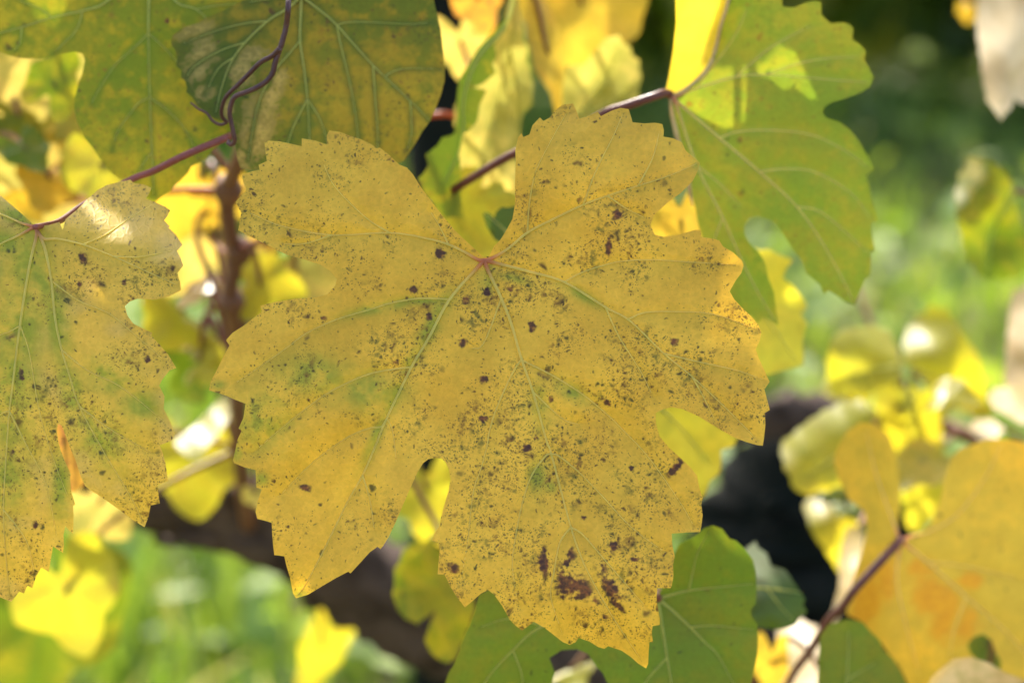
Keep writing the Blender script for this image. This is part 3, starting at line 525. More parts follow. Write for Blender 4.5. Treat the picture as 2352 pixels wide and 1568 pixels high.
rc_d = plane_depth(0.755, 1545, 222, 0.2, 1.5, bumps=((1640, 120, 60, 3),), ramps=((1660, 110, -.8, -.5, -7, 25), (1960, 350, 1, 0, 6, 40)))
root = hero_leaf('yellow-green deeply lobed leaf with a shadow across it, beside the speckled leaf', RC, JR, RC_V, rc_d, M['right'], M['vein_right'], step=10, group='leaves hanging to the right of the speckled leaf', vr=4.2, vein_w=14,
          petiole=([(1545, 222, .755), (1528, 214, .752), (1500, 223, .750), (1440, 243, .752), (1381, 264, .756), (1290, 320, .764), (1184, 352, .772), (1075, 415, .785), (995, 466, .80), (900, 520, .83), (760, 500, .87), (545, 575, .915)], .0013, .0014, M['petiole_dark']))
# the half of that leaf folded up behind the fold line, with its lit-through yellow put into the colour
FO = pairs([1545,220,1560,212,1600,184,1624,160,1639,130,1651,80,1659,40,1668,18,1676,-10,1682,-60,1640,-90,1580,-80,1552,-40,1552,0,1553,53,1546,116,1536,176,1529,207])
P, T, ed = sheet(FO, 10); dd = rc_d(P[:, 0], P[:, 1]) + .0012 + np.maximum(0, 1665 - P[:, 0] - np.maximum(0, P[:, 1] - 60) * .55) * 4.5e-5
new_obj('folded_lobe', at(P[:, 0], P[:, 1], dd), T, M['fold'], root, True, dict(vein=np.zeros(len(P)), grn=np.zeros(len(P)), brown=np.zeros(len(P)), dens=np.zeros(len(P))), P / 1000)

for pts, rr in (([(1546, 219), (1575, 205), (1610, 176), (1632, 145), (1645, 105), (1655, 60), (1668, 20), (1680, -30)], [2.5, 4, 4.5, 5, 5, 4.5, 4.5, 4]), ([(1540, 228), (1543, 260), (1553, 305), (1567, 360), (1580, 420), (1591, 474)], [3.5, 5, 6, 5.5, 7, 1.5])):
    c = catmull(pts, 6); dq = rc_d(c[:, 0], c[:, 1]) - .001
    v, f = tube(at(c[:, 0], c[:, 1], dq), np.interp(np.linspace(0, 1, len(c)), np.linspace(0, 1, len(rr)), rr) * mpp(.755), 8); new_obj('rolled_edge', v, f, M['rim'], root)

def simple_leaf(label, outline, d, mat, vmat=None, junction=None, veins=(), group=None, petiole=None, step=14, **kw):
    x = np.array([p[0] for p in outline]); y = np.array([p[1] for p in outline])
    if junction is None: junction = (float(x.mean()), float(y.min()))
    return hero_leaf(label, outline, junction, veins, d, mat, vmat or M['vein_green'], step=step, group=group, petiole=petiole, **kw)

LG = pairs([1510,1372,1530,1330,1540,1290,1560,1250,1600,1228,1617,1212,1638,1206,1659,1214,1676,1237,1690,1240,1711,1260,1729,1284,1736,1312,1738,1351,1736,1386,1724,1400,1726,1414,1740,1435,1741,1467,1740,1499,1733,1534,1726,1566,1700,1640,1640,1700,1560,1730,1500,1700,1450,1720,1420,1640,1400,1580,1385,1545,1370,1530,1350,1500,1325,1490,1290,1492,1262,1510,1275,1545,1262,1580,1250,1640,1180,1690,1100,1680,1060,1640,1022,1570,1030,1545,1044,1523,1058,1492,1058,1481,1072,1450,1079,1436,1092,1400,1100,1365,1150,1340,1220,1330,1330,1320,1420,1330,1480,1350])
JG = (1511, 1374)
LG_V = [([JG, (1540, 1366), (1578, 1356), (1638, 1349), (1730, 1340)], [[(1582, 1355), (1592, 1310), (1602, 1270), (1630, 1215)]]),
        ([JG, (1545, 1402), (1585, 1439), (1620, 1475), (1652, 1509), (1700, 1600)], [[(1585, 1439), (1640, 1436), (1735, 1445)]]),
        ([JG, (1518, 1420), (1532, 1509), (1545, 1600), (1540, 1700)], [[(1532, 1509), (1480, 1570), (1450, 1650)]]),
        ([JG, (1400, 1385), (1248, 1436), (1178, 1492), (1114, 1566), (1090, 1640)], [[(1248, 1436), (1170, 1420), (1100, 1440)], [(1178, 1492), (1200, 1560), (1190, 1650)]])]
simple_leaf('broad green leaf directly below and behind the tip of the speckled yellow leaf', LG, plane_depth(.735, 1511, 1374, 1.2, 2.2, bumps=((1511, 1374, 90, 4), (1200, 1500, 150, -4))), M['green'], junction=JG, veins=LG_V, group=GB, step=11, vr=4.6,
            petiole=([(1511, 1374, .7355), (1515, 1360, .76), (1560, 1400, .86), (1680, 1580, .98), (1780, 1760, 1.0)], .0012, .0015, M['petiole_pale']))
LH = pairs([1715,1256,1736,1242,1740,1256,1761,1270,1771,1298,1803,1307,1817,1326,1835,1355,1850,1376,1843,1386,1854,1404,1835,1421,1828,1435,1792,1446,1740,1439,1700,1420,1680,1360,1690,1290])
simple_leaf('small dark green toothed leaf peeping out beside the dark trunk', LH, plane_depth(.82, 1740, 1350, 3, -3, bumps=((1745, 1390, 40, -4),), ramps=((1740, 1370, -.3, -1, 16, 20),)), M['dark'], junction=(1700, 1350), group=GB, step=12, veins=[([(1700, 1350), (1760, 1350), (1840, 1360)], [[(1760, 1350), (1800, 1400), (1830, 1430)]])],
            petiole=([(1700, 1350, .82), (1690, 1420, .86), (1740, 1600, .96), (1780, 1760, 1.0)], .001, .0014, M['petiole_pale']))
LD = pairs([1640,600,1700,560,1745,575,1764,572,1792,586,1822,598,1806,618,1798,639,1820,655,1848,690,1854,705,1840,722,1854,744,1847,762,1843,787,1846,815,1845,839,1800,850,1768,860,1700,880,1640,860,1600,760])
simple_leaf('yellow-olive toothed leaf behind the right lobe with one sunlit spot', LD, plane_depth(.845, 1700, 700, 4, 1, bumps=((1820, 700, 50, 3),)), M['lime'], group=GB, junction=(1660, 600), step=13, veins=[([(1660, 600), (1720, 680), (1780, 760), (1830, 830)], [])],
            petiole=([(1660, 600, .845), (1560, 640, .85), (1300, 740, .88), (900, 780, .93), (541, 765, .95)], .001, .0014, M['petiole_pale']))
LE = pairs([1480,900,1560,900,1640,930,1700,960,1700,1000,1690,1012,1687,1024,1656,1034,1657,1059,1653,1087,1630,1105,1620,1133,1590,1160,1540,1150,1490,1080])
simple_leaf('olive-yellow leaf seen through the right notch of the speckled leaf', LE, plane_depth(.83, 1580, 1000, 3, 2), M['lime'], group=GB, junction=(1500, 920), step=13, veins=[([(1500, 920), (1560, 980), (1630, 1060)], [])],
            petiole=([(1500, 920, .83), (1350, 900, .87), (1000, 840, .93), (700, 820, .96), (545, 830, .965)], .001, .0013, M['petiole_pale']))
# orange leaf at lower right: an upright lobe, the body with a hole
G1 = 'orange and tan leaves at the lower right'
LI = pairs([2066,1240,2062,1200,2067,1158,2066,1100,2060,1052,2040,1000,2010,972,1975,970,1945,990,1925,1025,1915,1059,1926,1098,1950,1147,1985,1172,1992,1214,1980,1263,1962,1320,1946,1380,1944,1411,1975,1425,1995,1450,2020,1470,2040,1500,2065,1530,2085,1570,2110,1640,2200,1700,2350,1720,2480,1660,2540,1560,2520,1400,2560,1300,2500,1230,2440,1190,2400,1170,2390,1110,2400,1050,2352,1015,2316,1008,2263,1008,2221,1026,2205,1030,2186,1049,2168,1098,2160,1150,2140,1200,2110,1232])
HOLE = pairs([2222, 1480, 2235, 1462, 2258, 1455, 2278, 1470, 2286, 1495, 2300, 1520, 2295, 1540, 2270, 1530, 2245, 1515, 2228, 1498])
JI = (2068, 1240)
LI_V = [([JI, (2100, 1228), (2140, 1217), (2200, 1180), (2260, 1100), (2300, 1020)], []), ([JI, (2130, 1290), (2220, 1370), (2330, 1470), (2430, 1600)], [[(2130, 1290), (2220, 1300), (2350, 1330)], [(2220, 1370), (2190, 1450), (2180, 1540)]]), ([JI, (2060, 1330), (2080, 1430), (2110, 1540)], []), ([JI, (2045, 1180), (2010, 1080), (1990, 990)], [])]
hero_leaf('big orange-yellow leaf with rusty blotches and a round hole, on a thin dark petiole', LI, JI, LI_V, plane_depth(.845, 2068, 1240, 1.5, 0.5, ramps=((2040, 1200, -1, -.1, 12, 30),)), M['orange'], M['vein_right'], step=13, holes=[HOLE], group=G1, vr=4.4, vein_w=14,
          brown=[(1990, 1385, 36, 80, 15), (2150, 1370, 70, 50, 30), (2190, 1430, 60, 50), (2120, 1300, 40, 24), (2040, 1330, 26, 50), (2230, 1330, 30, 20)], petiole=([(2068, 1240, .845), (2053, 1256, .842), (2017, 1295, .84), (1965, 1351, .838), (1937, 1390, .84), (1905, 1421, .845), (1884, 1456, .85), (1856, 1499, .86), (1817, 1555, .88), (1780, 1650, .94), (1770, 1740, .99)], .0016, .0013, M['petiole_dark']))
LK = pairs([1884,1457,1905,1432,1947,1421,1982,1428,2000,1450,2021,1470,2028,1492,2049,1509,2066,1537,2081,1568,2090,1640,2020,1700,1930,1700,1890,1640,1878,1570,1880,1509])
simple_leaf('small green leaf overlapping the base of the orange leaf', LK, plane_depth(.80, 1950, 1500, 2, 1), M['green'], group=G1, junction=(1930, 1680), step=13, veins=[([(1930, 1680), (1945, 1560), (1950, 1450)], [[(1945, 1560), (2010, 1520)]])],
            petiole=([(1930, 1680, .80), (1900, 1720, .86), (1800, 1760, .995)], .001, .0013, M['petiole_pale']))
LM = pairs([2125,1590,2140,1555,2160,1535,2190,1512,2230,1508,2270,1520,2310,1545,2340,1555,2400,1580,2460,1640,2440,1740,2300,1780,2180,1740,2130,1660])
simple_leaf('pale tan leaf edge in front of the holed orange leaf', LM, plane_depth(.80, 2280, 1600, 1, 2), M['tan'], group=G1, junction=(2280, 1760), step=14,
            petiole=([(2280, 1760, .80), (2280, 1790, .86), (2290, 1800, .95)], .001, .0013, M['petiole_pale']))
# narrow folded leaf between the two glowing ones at the top
z2 = lambda L: [(762.6 + L[i] * .35158, L[i + 1] * .35158) for i in range(0, len(L), 2)]
LN = z2([1190,0,1150,100,1060,200,960,310,880,440,830,520,815,650,820,760,800,870,780,885,720,900,690,950,610,1010,630,1080,600,1130,560,1170,600,1260,660,1330,740,1420,860,1420,840,1300,845,1150,830,1000,850,880,900,850,950,790,965,690,1010,590,960,580,925,575,990,545,1070,475,1045,420,1075,370,1060,290,1110,230,1145,185,1130,150,1175,60,1210,-60,1195,-100])
simple_leaf('narrow olive leaf folded edge-on beside the glowing yellow leaf', LN, plane_depth(.80, 1080, 200, 8, -3), M['olive'], group=GB, junction=(1185, -30), step=11, veins=[([(1185, -30), (1160, 60), (1100, 130), (1066, 220), (1060, 330), (1020, 420)], [])],
            petiole=([(1185, -30, .81), (1185, -80, .83), (1170, -185, .86)], .001, .0013, M['petiole_pale']))
LT = z2([985,1400,1000,1388,1030,1392,1062,1425,1070,1385,1110,1352,1150,1355,1200,1345,1260,1400,1300,1500,1250,1620,1180,1640,1120,1600,1060,1560,1010,1480])
simple_leaf('tiny dark blue-green leaf showing in the stem notch of the speckled leaf', LT, plane_depth(.77, 1160, 520, 3, -2), M['dark'], group=GB, junction=(1190, 560), step=12, veins=[([(1190, 560), (1150, 520), (1115, 490)], [])],
            petiole=([(1190, 560, .77), (1200, 640, .79), (1050, 720, .85), (700, 770, .93), (541, 760, .95)], .0008, .0012, M['petiole_pale']))

# ------------------------------------------------------------------ leaves out of focus: own size, tilt and bend each
def lobed(seed, narrow=1.0):
    R = np.random.default_rng(seed); m = np.array(MAIN, float); c = np.array(J, float)
    q = (m - c) / 1280.0; q[:, 1] *= -1
    if seed % 2: q[:, 0] *= -1
    an = 0.30 if not seed % 2 else -0.30
    q = q @ np.array([[math.cos(an), math.sin(an)], [-math.sin(an), math.cos(an)]])
    q *= 1 + 0.06 * np.sin(3 * np.arctan2(q[:, 1], q[:, 0])[:, None] + R.random() * 6)
    q[:, 0] *= narrow; return q
def rounded(seed, narrow=1.0):
    R = np.random.default_rng(seed); th = np.linspace(-math.pi * .96, math.pi * .96, 120)
    r = 0.5 + 0.07 * np.cos(3 * th) + 0.05 * np.cos(5 * th + .2) + 0.03 * np.sin(2 * th + R.random() * 6)
    tooth = np.abs(((th * 7 / math.pi) % 1) - .5); r = r * (1 + 0.07 * (tooth - .25)) * (1 - 0.55 * np.exp(-((np.abs(th) - math.pi * .96) / .22) ** 2))
    q = np.stack([np.sin(th) * r, -np.cos(th) * r], 1)
    q[:, 0] *= narrow; return q
def leaf(label, x, y, d, size, mat, kind='l', rot=0, tilt=0, yaw=0, over=0.0, fold=0.0, droop=0.0, wave=0.09, seed=None, narrow=1.0, group='out of focus leaves further back on the vine', pet='auto', pmat='petiole_pale', world_frame=None, centre=None):
    """x,y,d place the middle of the blade; size is its width on the plan grid; tilt leans its top away, over curls the top back"""
    leaf.n += 1; seed = leaf.n if seed is None else seed
    R = np.random.default_rng(seed + 100)
    q = lobed(seed, narrow) if kind == 'l' else rounded(seed, narrow)
    P, T, ed = sheet([tuple(v) for v in q], 0.042)
    c = (q.min(0) + q.max(0)) / 2
    vv = [np.array([[0, 0], [math.sin(a) * l * narrow, -math.cos(a) * l]]) for a, l in ((0, .7), (.75, .6), (-.75, .6), (1.7, .5), (-1.7, .5))]
    vd = seg_dist(P, vv)
    def bend(A):
        xx, yy = A[:, 0], A[:, 1]; r2 = (A ** 2).sum(1); th = np.arctan2(xx, -yy)
        z = .018 * np.sin(xx * 8.5 + seed) * np.cos(yy * 7.5 + seed * 2.1) - fold * np.sqrt(xx * xx + .004) - droop * r2 + wave * np.sin(th * 5 + seed) * r2 * 1.6
        t = np.maximum(0, yy - c[1] + 0.12)
        if over:
            # roll the upper part back around a horizontal axis
            k = over; ang = t * k; z = z - (1 - np.cos(ang)) / k; yy = yy - t + np.sin(ang) / k
        return np.stack([xx - c[0], yy - c[1], z], 1)
    B = bend(P); B[:, 2] += 0.012 * np.exp(-vd / .03)
    r_, t_2, y_ = math.radians(rot), math.radians(tilt), math.radians(yaw)
    Rm = np.array((Matrix.Rotation(r_, 3, 'Z') @ Matrix.Rotation(y_, 3, 'Y') @ Matrix.Rotation(-t_2, 3, 'X')))
    if world_frame is None: fr = np.stack([RT, UP, -FWD]); S = size * mpp(d); O = at(x, y, d)
    else: fr = world_frame; S = size; O = centre
    tow = lambda A: O + (A @ Rm.T) @ fr * S
    jw = tow(bend(np.array([[0.0, 0.0]])))[0]
    root = empty('grape_leaf', jw); tag(root, label, 'leaf', group)
    new_obj('blade', tow(B), T, M[mat], root, True, dict(vein=np.exp(-vd / .03), grn=np.zeros(len(P)), brown=np.zeros(len(P)), dens=np.full(len(P), .8)), P * 1.1 + seed * .37)
    if pet == 'auto':
        best = min((P_[i] for P_ in CANES for i in range(0, len(P_), 3)), key=lambda p: np.linalg.norm(p - jw))
        mid = (jw + best) / 2 + np.array([0, 0.01, 0.02]) + R.normal(0, .006, 3)
        ctr = catmull([jw, jw * .7 + mid * .3 + np.array([0, .004, .008]), mid, best], 6)
    elif pet: ctr = catmull([jw] + [atv(p) for p in pet], 6)
    else: return root
    v, f = tube(ctr, np.linspace(.0009, .0013, len(ctr)), 7); new_obj('petiole', v, f, M[pmat], root)
    return root
leaf.n = 0
# upper left
leaf('glowing yellow leaf behind the olive lobed leaf', 95, 235, .92, 430, 'yellow', 'l', 10, -8, 15)
leaf('glowing yellow leaf under the olive leaf beside the pink petiole', 120, 400, .97, 330, 'yellow', 'r', -25, 5, -10, pet=[(60, 466, .95), (200, 457, .94), (400, 437, .91), (520, 438, .90)], pmat='petiole_orange')
leaf('small green leaf with curled edge among glowing yellow leaves', 62, 350, .88, 120, 'green', 'r', 30, 20, 30, pet=[(20, 310, .90), (-120, 300, .95)])
leaf('blurred olive leaf tucked below the olive lobed leaf', 235, 395, .88, 200, 'lime', 'r', 15, 10, -20)
# left of the centre
leaf('pale glowing leaf left of the upright cane', 440, 560, 1.0, 260, 'yellow', 'l', 20, -5, -15, pet=[(505, 570, .95), (541, 600, .92)], pmat='petiole_dark')
leaf('pale gold leaf behind the upright cane by the olive leaf tip', 430, 460, .97, 220, 'gold', 'r', -30, 0, 25, pet=[(500, 445, .93), (522, 440, .90)], pmat='petiole_dark')
leaf('yellow-green leaf with a cream sunlit top left of the upright cane', 415, 720, .98, 230, 'lime', 'r', -40, 35, 10, over=3.5)
leaf('green leaf hanging below the sunlit ones left of the upright cane', 465, 830, 1.0, 190, 'green', 'l', 25, 10, 15)
leaf('olive leaf resting against the old arm', 440, 1070, 1.05, 250, 'lime', 'r', 5, 20, 10)
leaf('yellow leaf seen through the left notch of the speckled leaf', 690, 640, .98, 240, 'yellow', 'r', 35, 5, 25)
leaf('olive leaf right of the upright cane behind the speckled leaf', 610, 660, .95, 170, 'lime', 'r', 80, 10, 10)
leaf('golden leaf beside the upright cane behind the speckled leaf edge', 590, 500, 1.0, 190, 'gold', 'l', -20, 0, 0)
leaf('brown-gold leaf behind the slit of the left speckled leaf', 150, 1020, .80, 210, 'rust', 'r', 10, 5, 10, pet=[(60, 960, .86), (-180, 700, 1.0)])
leaf('yellow leaf glowing below the slit lobe of the left leaf', 235, 1165, 1.0, 175, 'yellow', 'r', 40, -5, 10)
leaf('bright yellow leaf glowing over the grass under the left leaf', 155, 1375, .99, 260, 'lime', 'r', 20, -5, -10)
leaf('olive leaf standing for the shaded border of the bright yellow one', 90, 1440, 1.08, 380, 'olive', 'r', -10, 10, 20)  # olive colour stands for the shaded border of the yellow leaf
leaf('small bright yellow leaf by the toothed edge of the speckled leaf', 590, 1140, 1.0, 62, 'yellow', 'r', 20, 0, 10)
# bottom centre
leaf('olive-yellow leaf in the lower notch of the speckled leaf', 985, 1140, .95, 200, 'lime', 'r', 5, 10, 10)
leaf('small gold leaf in the lower notch of the speckled leaf', 1000, 1215, 1.05, 90, 'gold', 'r', 50, 0, 10)
leaf('yellow leaf glowing low over the grass below the old arm', 735, 1500, 1.2, 210, 'lime', 'r', -25, 0, 20, narrow=.55)
leaf('pale leaf showing through the gap of the broad green leaf', 1310, 1540, .95, 120, 'lime', 'r', 20, 45, 10, over=3.0)
# top centre
leaf('golden leaf hanging edge-on between two glowing leaves', 1262, 150, .88, 300, 'gold', 'r', 8, 5, 45, narrow=.35)
leaf('orange-yellow leaf at the top above the glowing leaves', 1330, 30, .95, 300, 'gold', 'r', -10, 10, 15)
leaf('pinkish orange leaf above the narrow olive leaf', 1100, 10, .92, 130, 'rust', 'r', 20, 0, -15)
leaf('small glowing yellow leaf beside the big green leaf', 1060, 110, .93, 150, 'yellow', 'r', 15, -10, 10, pet=[(1090, 200, .91), (1062, 262, .89), (1020, 262, .885), (960, 264, .885), (800, 250, .88), (578, 240, .868)], pmat='petiole_orange')
leaf('yellow-olive leaf behind the stem notch of the speckled leaf', 1075, 520, .84, 280, 'lime', 'l', 12, 5, -10, pet=[(1060, 660, .87), (800, 765, .92), (541, 762, .95)])
leaf('gold leaf behind the upper right notch of the speckled leaf', 1560, 520, .82, 200, 'gold', 'r', 0, 5, 20, pet=[(1500, 620, .86), (1100, 740, .90), (541, 762, .95)])
# right
RG = 'sunlit leaves around the dark trunk'
leaf('bright yellow leaf glowing behind the orange leaf', 2330, 1170, .92, 260, 'yellow', 'r', 30, -10, 0, group=RG)
leaf('tiny orange leaf in front of the distant dark bushes', 2222, 28, 1.25, 48, 'orange', 'r', 0, -10, 0, group=RG, pet=[(2226, -30, 1.25), (2250, -150, 1.15), (2350, -300, .95)])
leaf('dark green leaf showing through the hole of the orange leaf', 2265, 1500, .95, 190, 'green', 'r', 0, 5, 0, group=RG)
leaf('pale yellow leaf between the dark green leaf and the thin petiole', 1770, 1530, .92, 150, 'gold', 'r', 0, -5, 20, narrow=.6, group=RG)

def blur_leaf(label, pts, d0, mat, gx=0.0, gy=0.0, ramps=(), bumps=(), j=None, pet=None, group=RG, veins=()):
    o = pairs(pts); x = sum(p[0] for p in o) / len(o); y = sum(p[1] for p in o) / len(o)
    f0 = plane_depth(d0, x, y, gx, gy, bumps, ramps); ph = len(label) * 1.7
    f = lambda X, Y: f0(X, Y) + .0034 * np.sin(X / 42.0 + Y / 70.0 + ph) * np.cos(Y / 50.0 - X / 90.0 + ph * .6) + .0006 * np.sin(X / 15.0 - Y / 19.0 + ph)
    o = [tuple(p) for p in densify(o, 16)]; o = [(p[0] + (p[0] - x) * (.045 if k % 2 else -.015), p[1] + (p[1] - y) * (.045 if k % 2 else -.015)) for k, p in enumerate(o)]
    j = j or (x, min(p[1] for p in o) + 8); dj = float(f(np.array([j[0]]), np.array([j[1]]))[0])
    simple_leaf(label, o, f, M[mat], junction=j, group=group, step=13, pucker=.002, veins=[(list(v), []) for v in veins], petiole=([(j[0], j[1], dj + .001)] + list(pet), .0010, .0013, M['petiole_pale']) if pet else None)
C2 = [(2090, 945, 1.13)]
NG = 'glowing leaves at the top'
fl = lambda L: [c for p in L for c in p]
blur_leaf('large glowing yellow leaf at the top between the green leaf and the speckled leaf', fl(z2([1190,-60,1230,60,1250,250,1275,330,1270,400,1290,450,1310,600,1300,680,1245,750,1220,830,1230,900,1210,1000,1220,1250,1100,1290,980,1240,900,1130,840,1150,815,1000,830,900,800,760,830,640,900,560,1000,480,1010,380,1060,290,1080,210,1120,180,1140,60])), .885, 'yellow', 3, 2, bumps=((1150, 250, 40, 6), (1100, 380, 60, -5)), j=(1186, -10), pet=[(1180, -80, .88), (1150, -188, .86)], group=NG, veins=[[(1186, -10), (1170, 120), (1130, 280), (1090, 430)], [(1170, 120), (1190, 230), (1180, 330)]])
blur_leaf('glowing yellow leaf with toothed edge above the red petiole', fl(z2([1520,430,1600,430,1660,415,1700,370,1740,310,1790,262,1840,235,1875,245,1900,275,1945,320,1960,360,2000,400,2017,500,2010,560,1990,640,1940,690,1880,720,1760,760,1620,800,1530,760,1490,640,1500,520])), .89, 'yellow', -3, 2, bumps=((1380, 200, 40, 6),), j=(1320, 270), pet=[(1320, 350, .90), (1250, 560, .92), (900, 760, .93), (541, 762, .95)], group=NG, veins=[[(1320, 270), (1380, 200), (1420, 110)], [(1320, 270), (1400, 240), (1460, 190)]])
leaf('olive leaf standing for the shadow on the glowing leaf beside the olive lobed leaf', 130, 185, .86, 150, 'olive', 'r', 150, 5, 10, pet=[(160, 60, .88), (100, -220, .92)])  # olive leaf added as the shadow lying across the yellow one
leaf('gold-green leaf among the glowing leaves above the pink petiole', 20, 470, .93, 170, 'gold', 'l', 40, 0, 20)
blur_leaf('olive leaf hanging under the left notch of the speckled leaf', [905,1330,915,1290,940,1250,990,1240,1040,1300,1090,1380,1085,1420,1060,1480,1040,1520,1000,1510,975,1470,1000,1400,960,1430,930,1420,905,1380], .89, 'olive', 2, -2, pet=[(1000, 1200, .93), (800, 900, .95), (545, 830, .965)], group=GB)
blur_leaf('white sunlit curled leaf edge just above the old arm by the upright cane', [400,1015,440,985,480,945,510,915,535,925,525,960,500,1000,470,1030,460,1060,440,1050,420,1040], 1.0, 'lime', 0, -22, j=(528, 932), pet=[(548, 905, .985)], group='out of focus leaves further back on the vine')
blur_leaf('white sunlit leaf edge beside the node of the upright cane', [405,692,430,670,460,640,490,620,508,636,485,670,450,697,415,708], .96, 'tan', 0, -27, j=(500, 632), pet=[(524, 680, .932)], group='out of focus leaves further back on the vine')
RL = np.random.default_rng(41)
def scatter(label, group, boxes, mats, n, d0, d1, s0, s1, back=0.3, target=None):
    for k in range(n):
        x0, y0, x1, y1 = boxes[k % len(boxes)]
        mt = mats[k % len(mats)]; how = {'lime': 'yellow-green', 'gold': 'golden', 'olive': 'olive', 'yellow': 'bright yellow', 'green': 'green', 'tan': 'cream'}[mt] + (' lobed ' if 'lr'[k % 2] == 'l' else ' round ')
        leaf(label % how, x0 + (x1 - x0) * RL.random(), y0 + (y1 - y0) * RL.random(), d0 + (d1 - d0) * RL.random(), s0 + (s1 - s0) * RL.random(), mt, 'lr'[k % 2], RL.uniform(-70, 70), RL.uniform(-15, 45) if RL.random() > back else RL.uniform(40, 65), RL.uniform(-45, 45), over=RL.uniform(0.5, 3.0), group=group, pet=[target(k)] if target else 'auto', pmat='petiole_dark')
scatter('blurred %sleaf among the glowing leaves behind the olive lobed leaf', 'leaves behind the olive lobed leaf', [(0, 130, 170, 300), (0, 280, 200, 440)], ('lime', 'gold', 'olive', 'yellow'), 8, .90, 1.02, 90, 170)
scatter('small blurred %sleaf crowded around the upright cane', 'small leaves around the upright cane', [(395, 440, 520, 640), (390, 720, 520, 900), (570, 590, 740, 680)], ('lime', 'green', 'yellow', 'tan'), 11, .97, 1.06, 70, 140)
scatter('small sunlit %sleaf crowded into the cluster above the dark trunk', 'small leaves of the sunlit cluster', [(1920, 800, 2080, 900), (2080, 880, 2240, 980), (1880, 1090, 1990, 1200), (2070, 920, 2170, 1120)], ('lime', 'lime', 'green', 'yellow'), 8, .99, 1.06, 110, 170, target=lambda k: (2090, 945, 1.13))
blur_leaf('drooping olive leaf with a cream sunlit cap above the dark trunk', [1905,790,1924,764,1957,753,2006,747,2040,759,2055,787,2071,834,2068,875,2029,883,2004,901,1965,904,1926,911,1906,901,1900,849], 1.0, 'lime', 2, 0, ramps=((1980, 812, .15, -1, 30, 14), (1930, 850, -1, .3, 8, 20)), j=(2060, 840), pet=C2, veins=[[(2060, 840), (2000, 850), (1920, 870)]])
blur_leaf('yellow-tipped drooping leaf with a white sunlit stripe in the cluster above the trunk', [2078,767,2107,728,2140,702,2174,710,2197,746,2225,787,2248,824,2259,875,2264,916,2282,947,2256,960,2223,947,2184,922,2148,891,2120,875,2094,844,2076,829], 1.03, 'lime', -2, 0, ramps=((2120, 800, -.5, -1, 26, 16), (2150, 745, .4, -1, -26, 12)), j=(2100, 850), pet=C2, veins=[[(2100, 850), (2180, 880), (2260, 930)]])
blur_leaf('leaf with a broad white sunlit upper side leaning over the dark trunk', [1790,1040,1802,1012,1849,973,1890,945,1931,924,1973,919,1998,934,2006,952,2000,1000,1985,1060,1960,1110,1900,1125,1860,1135,1831,1130,1805,1075], .96, 'lime', 2, 0, ramps=((1900, 1015, -.5, -1, 25, 20),), j=(2000, 980), pet=[(2040, 960, 1.05)] + C2, veins=[[(2000, 980), (1930, 1040), (1840, 1100)]])
blur_leaf('bright yellow leaf hanging between the white-topped leaf and the olive-yellow lobe', [2005,900,2040,885,2080,890,2150,900,2165,1000,2175,1100,2160,1170,2120,1215,2090,1222,2075,1180,2065,1100,2050,1040,2020,1000], 1.01, 'lime', 5, 3, bumps=((2075, 950, 14, -8),), j=(2085, 895), pet=C2, veins=[[(2085, 895), (2110, 1040), (2115, 1200)]])
blur_leaf('yellow-green leaf below the white-topped leaf by the dark trunk', [1845,1157,1862,1145,1890,1150,1925,1180,1975,1200,1985,1230,1950,1290,1932,1320,1900,1270,1865,1220], 1.02, 'lime', 2, 2, ramps=((1890, 1195, -.5, -1, 24, 14),), j=(1970, 1210), pet=[(2030, 1100, 1.08)] + C2)
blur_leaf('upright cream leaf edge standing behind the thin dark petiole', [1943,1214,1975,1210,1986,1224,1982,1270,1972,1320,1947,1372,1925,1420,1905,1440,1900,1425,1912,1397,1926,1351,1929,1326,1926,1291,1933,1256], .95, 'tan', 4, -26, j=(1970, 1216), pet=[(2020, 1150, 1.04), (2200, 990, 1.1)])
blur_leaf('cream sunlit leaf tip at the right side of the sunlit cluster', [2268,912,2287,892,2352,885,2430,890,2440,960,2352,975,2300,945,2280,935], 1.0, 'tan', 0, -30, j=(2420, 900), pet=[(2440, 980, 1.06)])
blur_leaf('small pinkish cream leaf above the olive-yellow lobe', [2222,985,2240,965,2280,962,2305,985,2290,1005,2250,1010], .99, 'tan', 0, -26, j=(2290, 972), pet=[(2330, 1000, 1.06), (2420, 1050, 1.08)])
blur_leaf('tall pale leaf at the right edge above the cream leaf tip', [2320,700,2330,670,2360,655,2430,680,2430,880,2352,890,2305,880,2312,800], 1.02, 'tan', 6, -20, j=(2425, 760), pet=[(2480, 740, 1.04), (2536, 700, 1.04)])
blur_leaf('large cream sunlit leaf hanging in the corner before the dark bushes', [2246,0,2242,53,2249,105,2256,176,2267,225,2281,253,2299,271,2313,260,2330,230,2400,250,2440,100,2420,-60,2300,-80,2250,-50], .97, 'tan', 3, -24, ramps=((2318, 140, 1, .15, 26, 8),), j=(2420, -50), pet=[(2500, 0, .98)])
blur_leaf('green leaf with a yellow stripe and pale curled left edge', [2193,457,2204,404,2225,366,2256,362,2292,380,2320,411,2334,475,2352,520,2400,560,2390,600,2352,625,2320,640,2256,640,2225,600,2205,540], .97, 'olive', 3, 0, ramps=((2232, 450, -1, -.45, 28, 12),), j=(2330, 440), pet=[(2420, 450, 1.0), (2538, 420, 1.03)], veins=[[(2330, 440), (2280, 530), (2270, 630)]])
blur_leaf('pinkish sunlit leaf below the dark trunk by the thin petiole', [1785,1450,1800,1430,1840,1425,1875,1440,1885,1500,1880,1570,1850,1620,1800,1600,1785,1530], 1.0, 'tan', 2, -28, j=(1860, 1600), pet=[(1800, 1700, 1.0)])

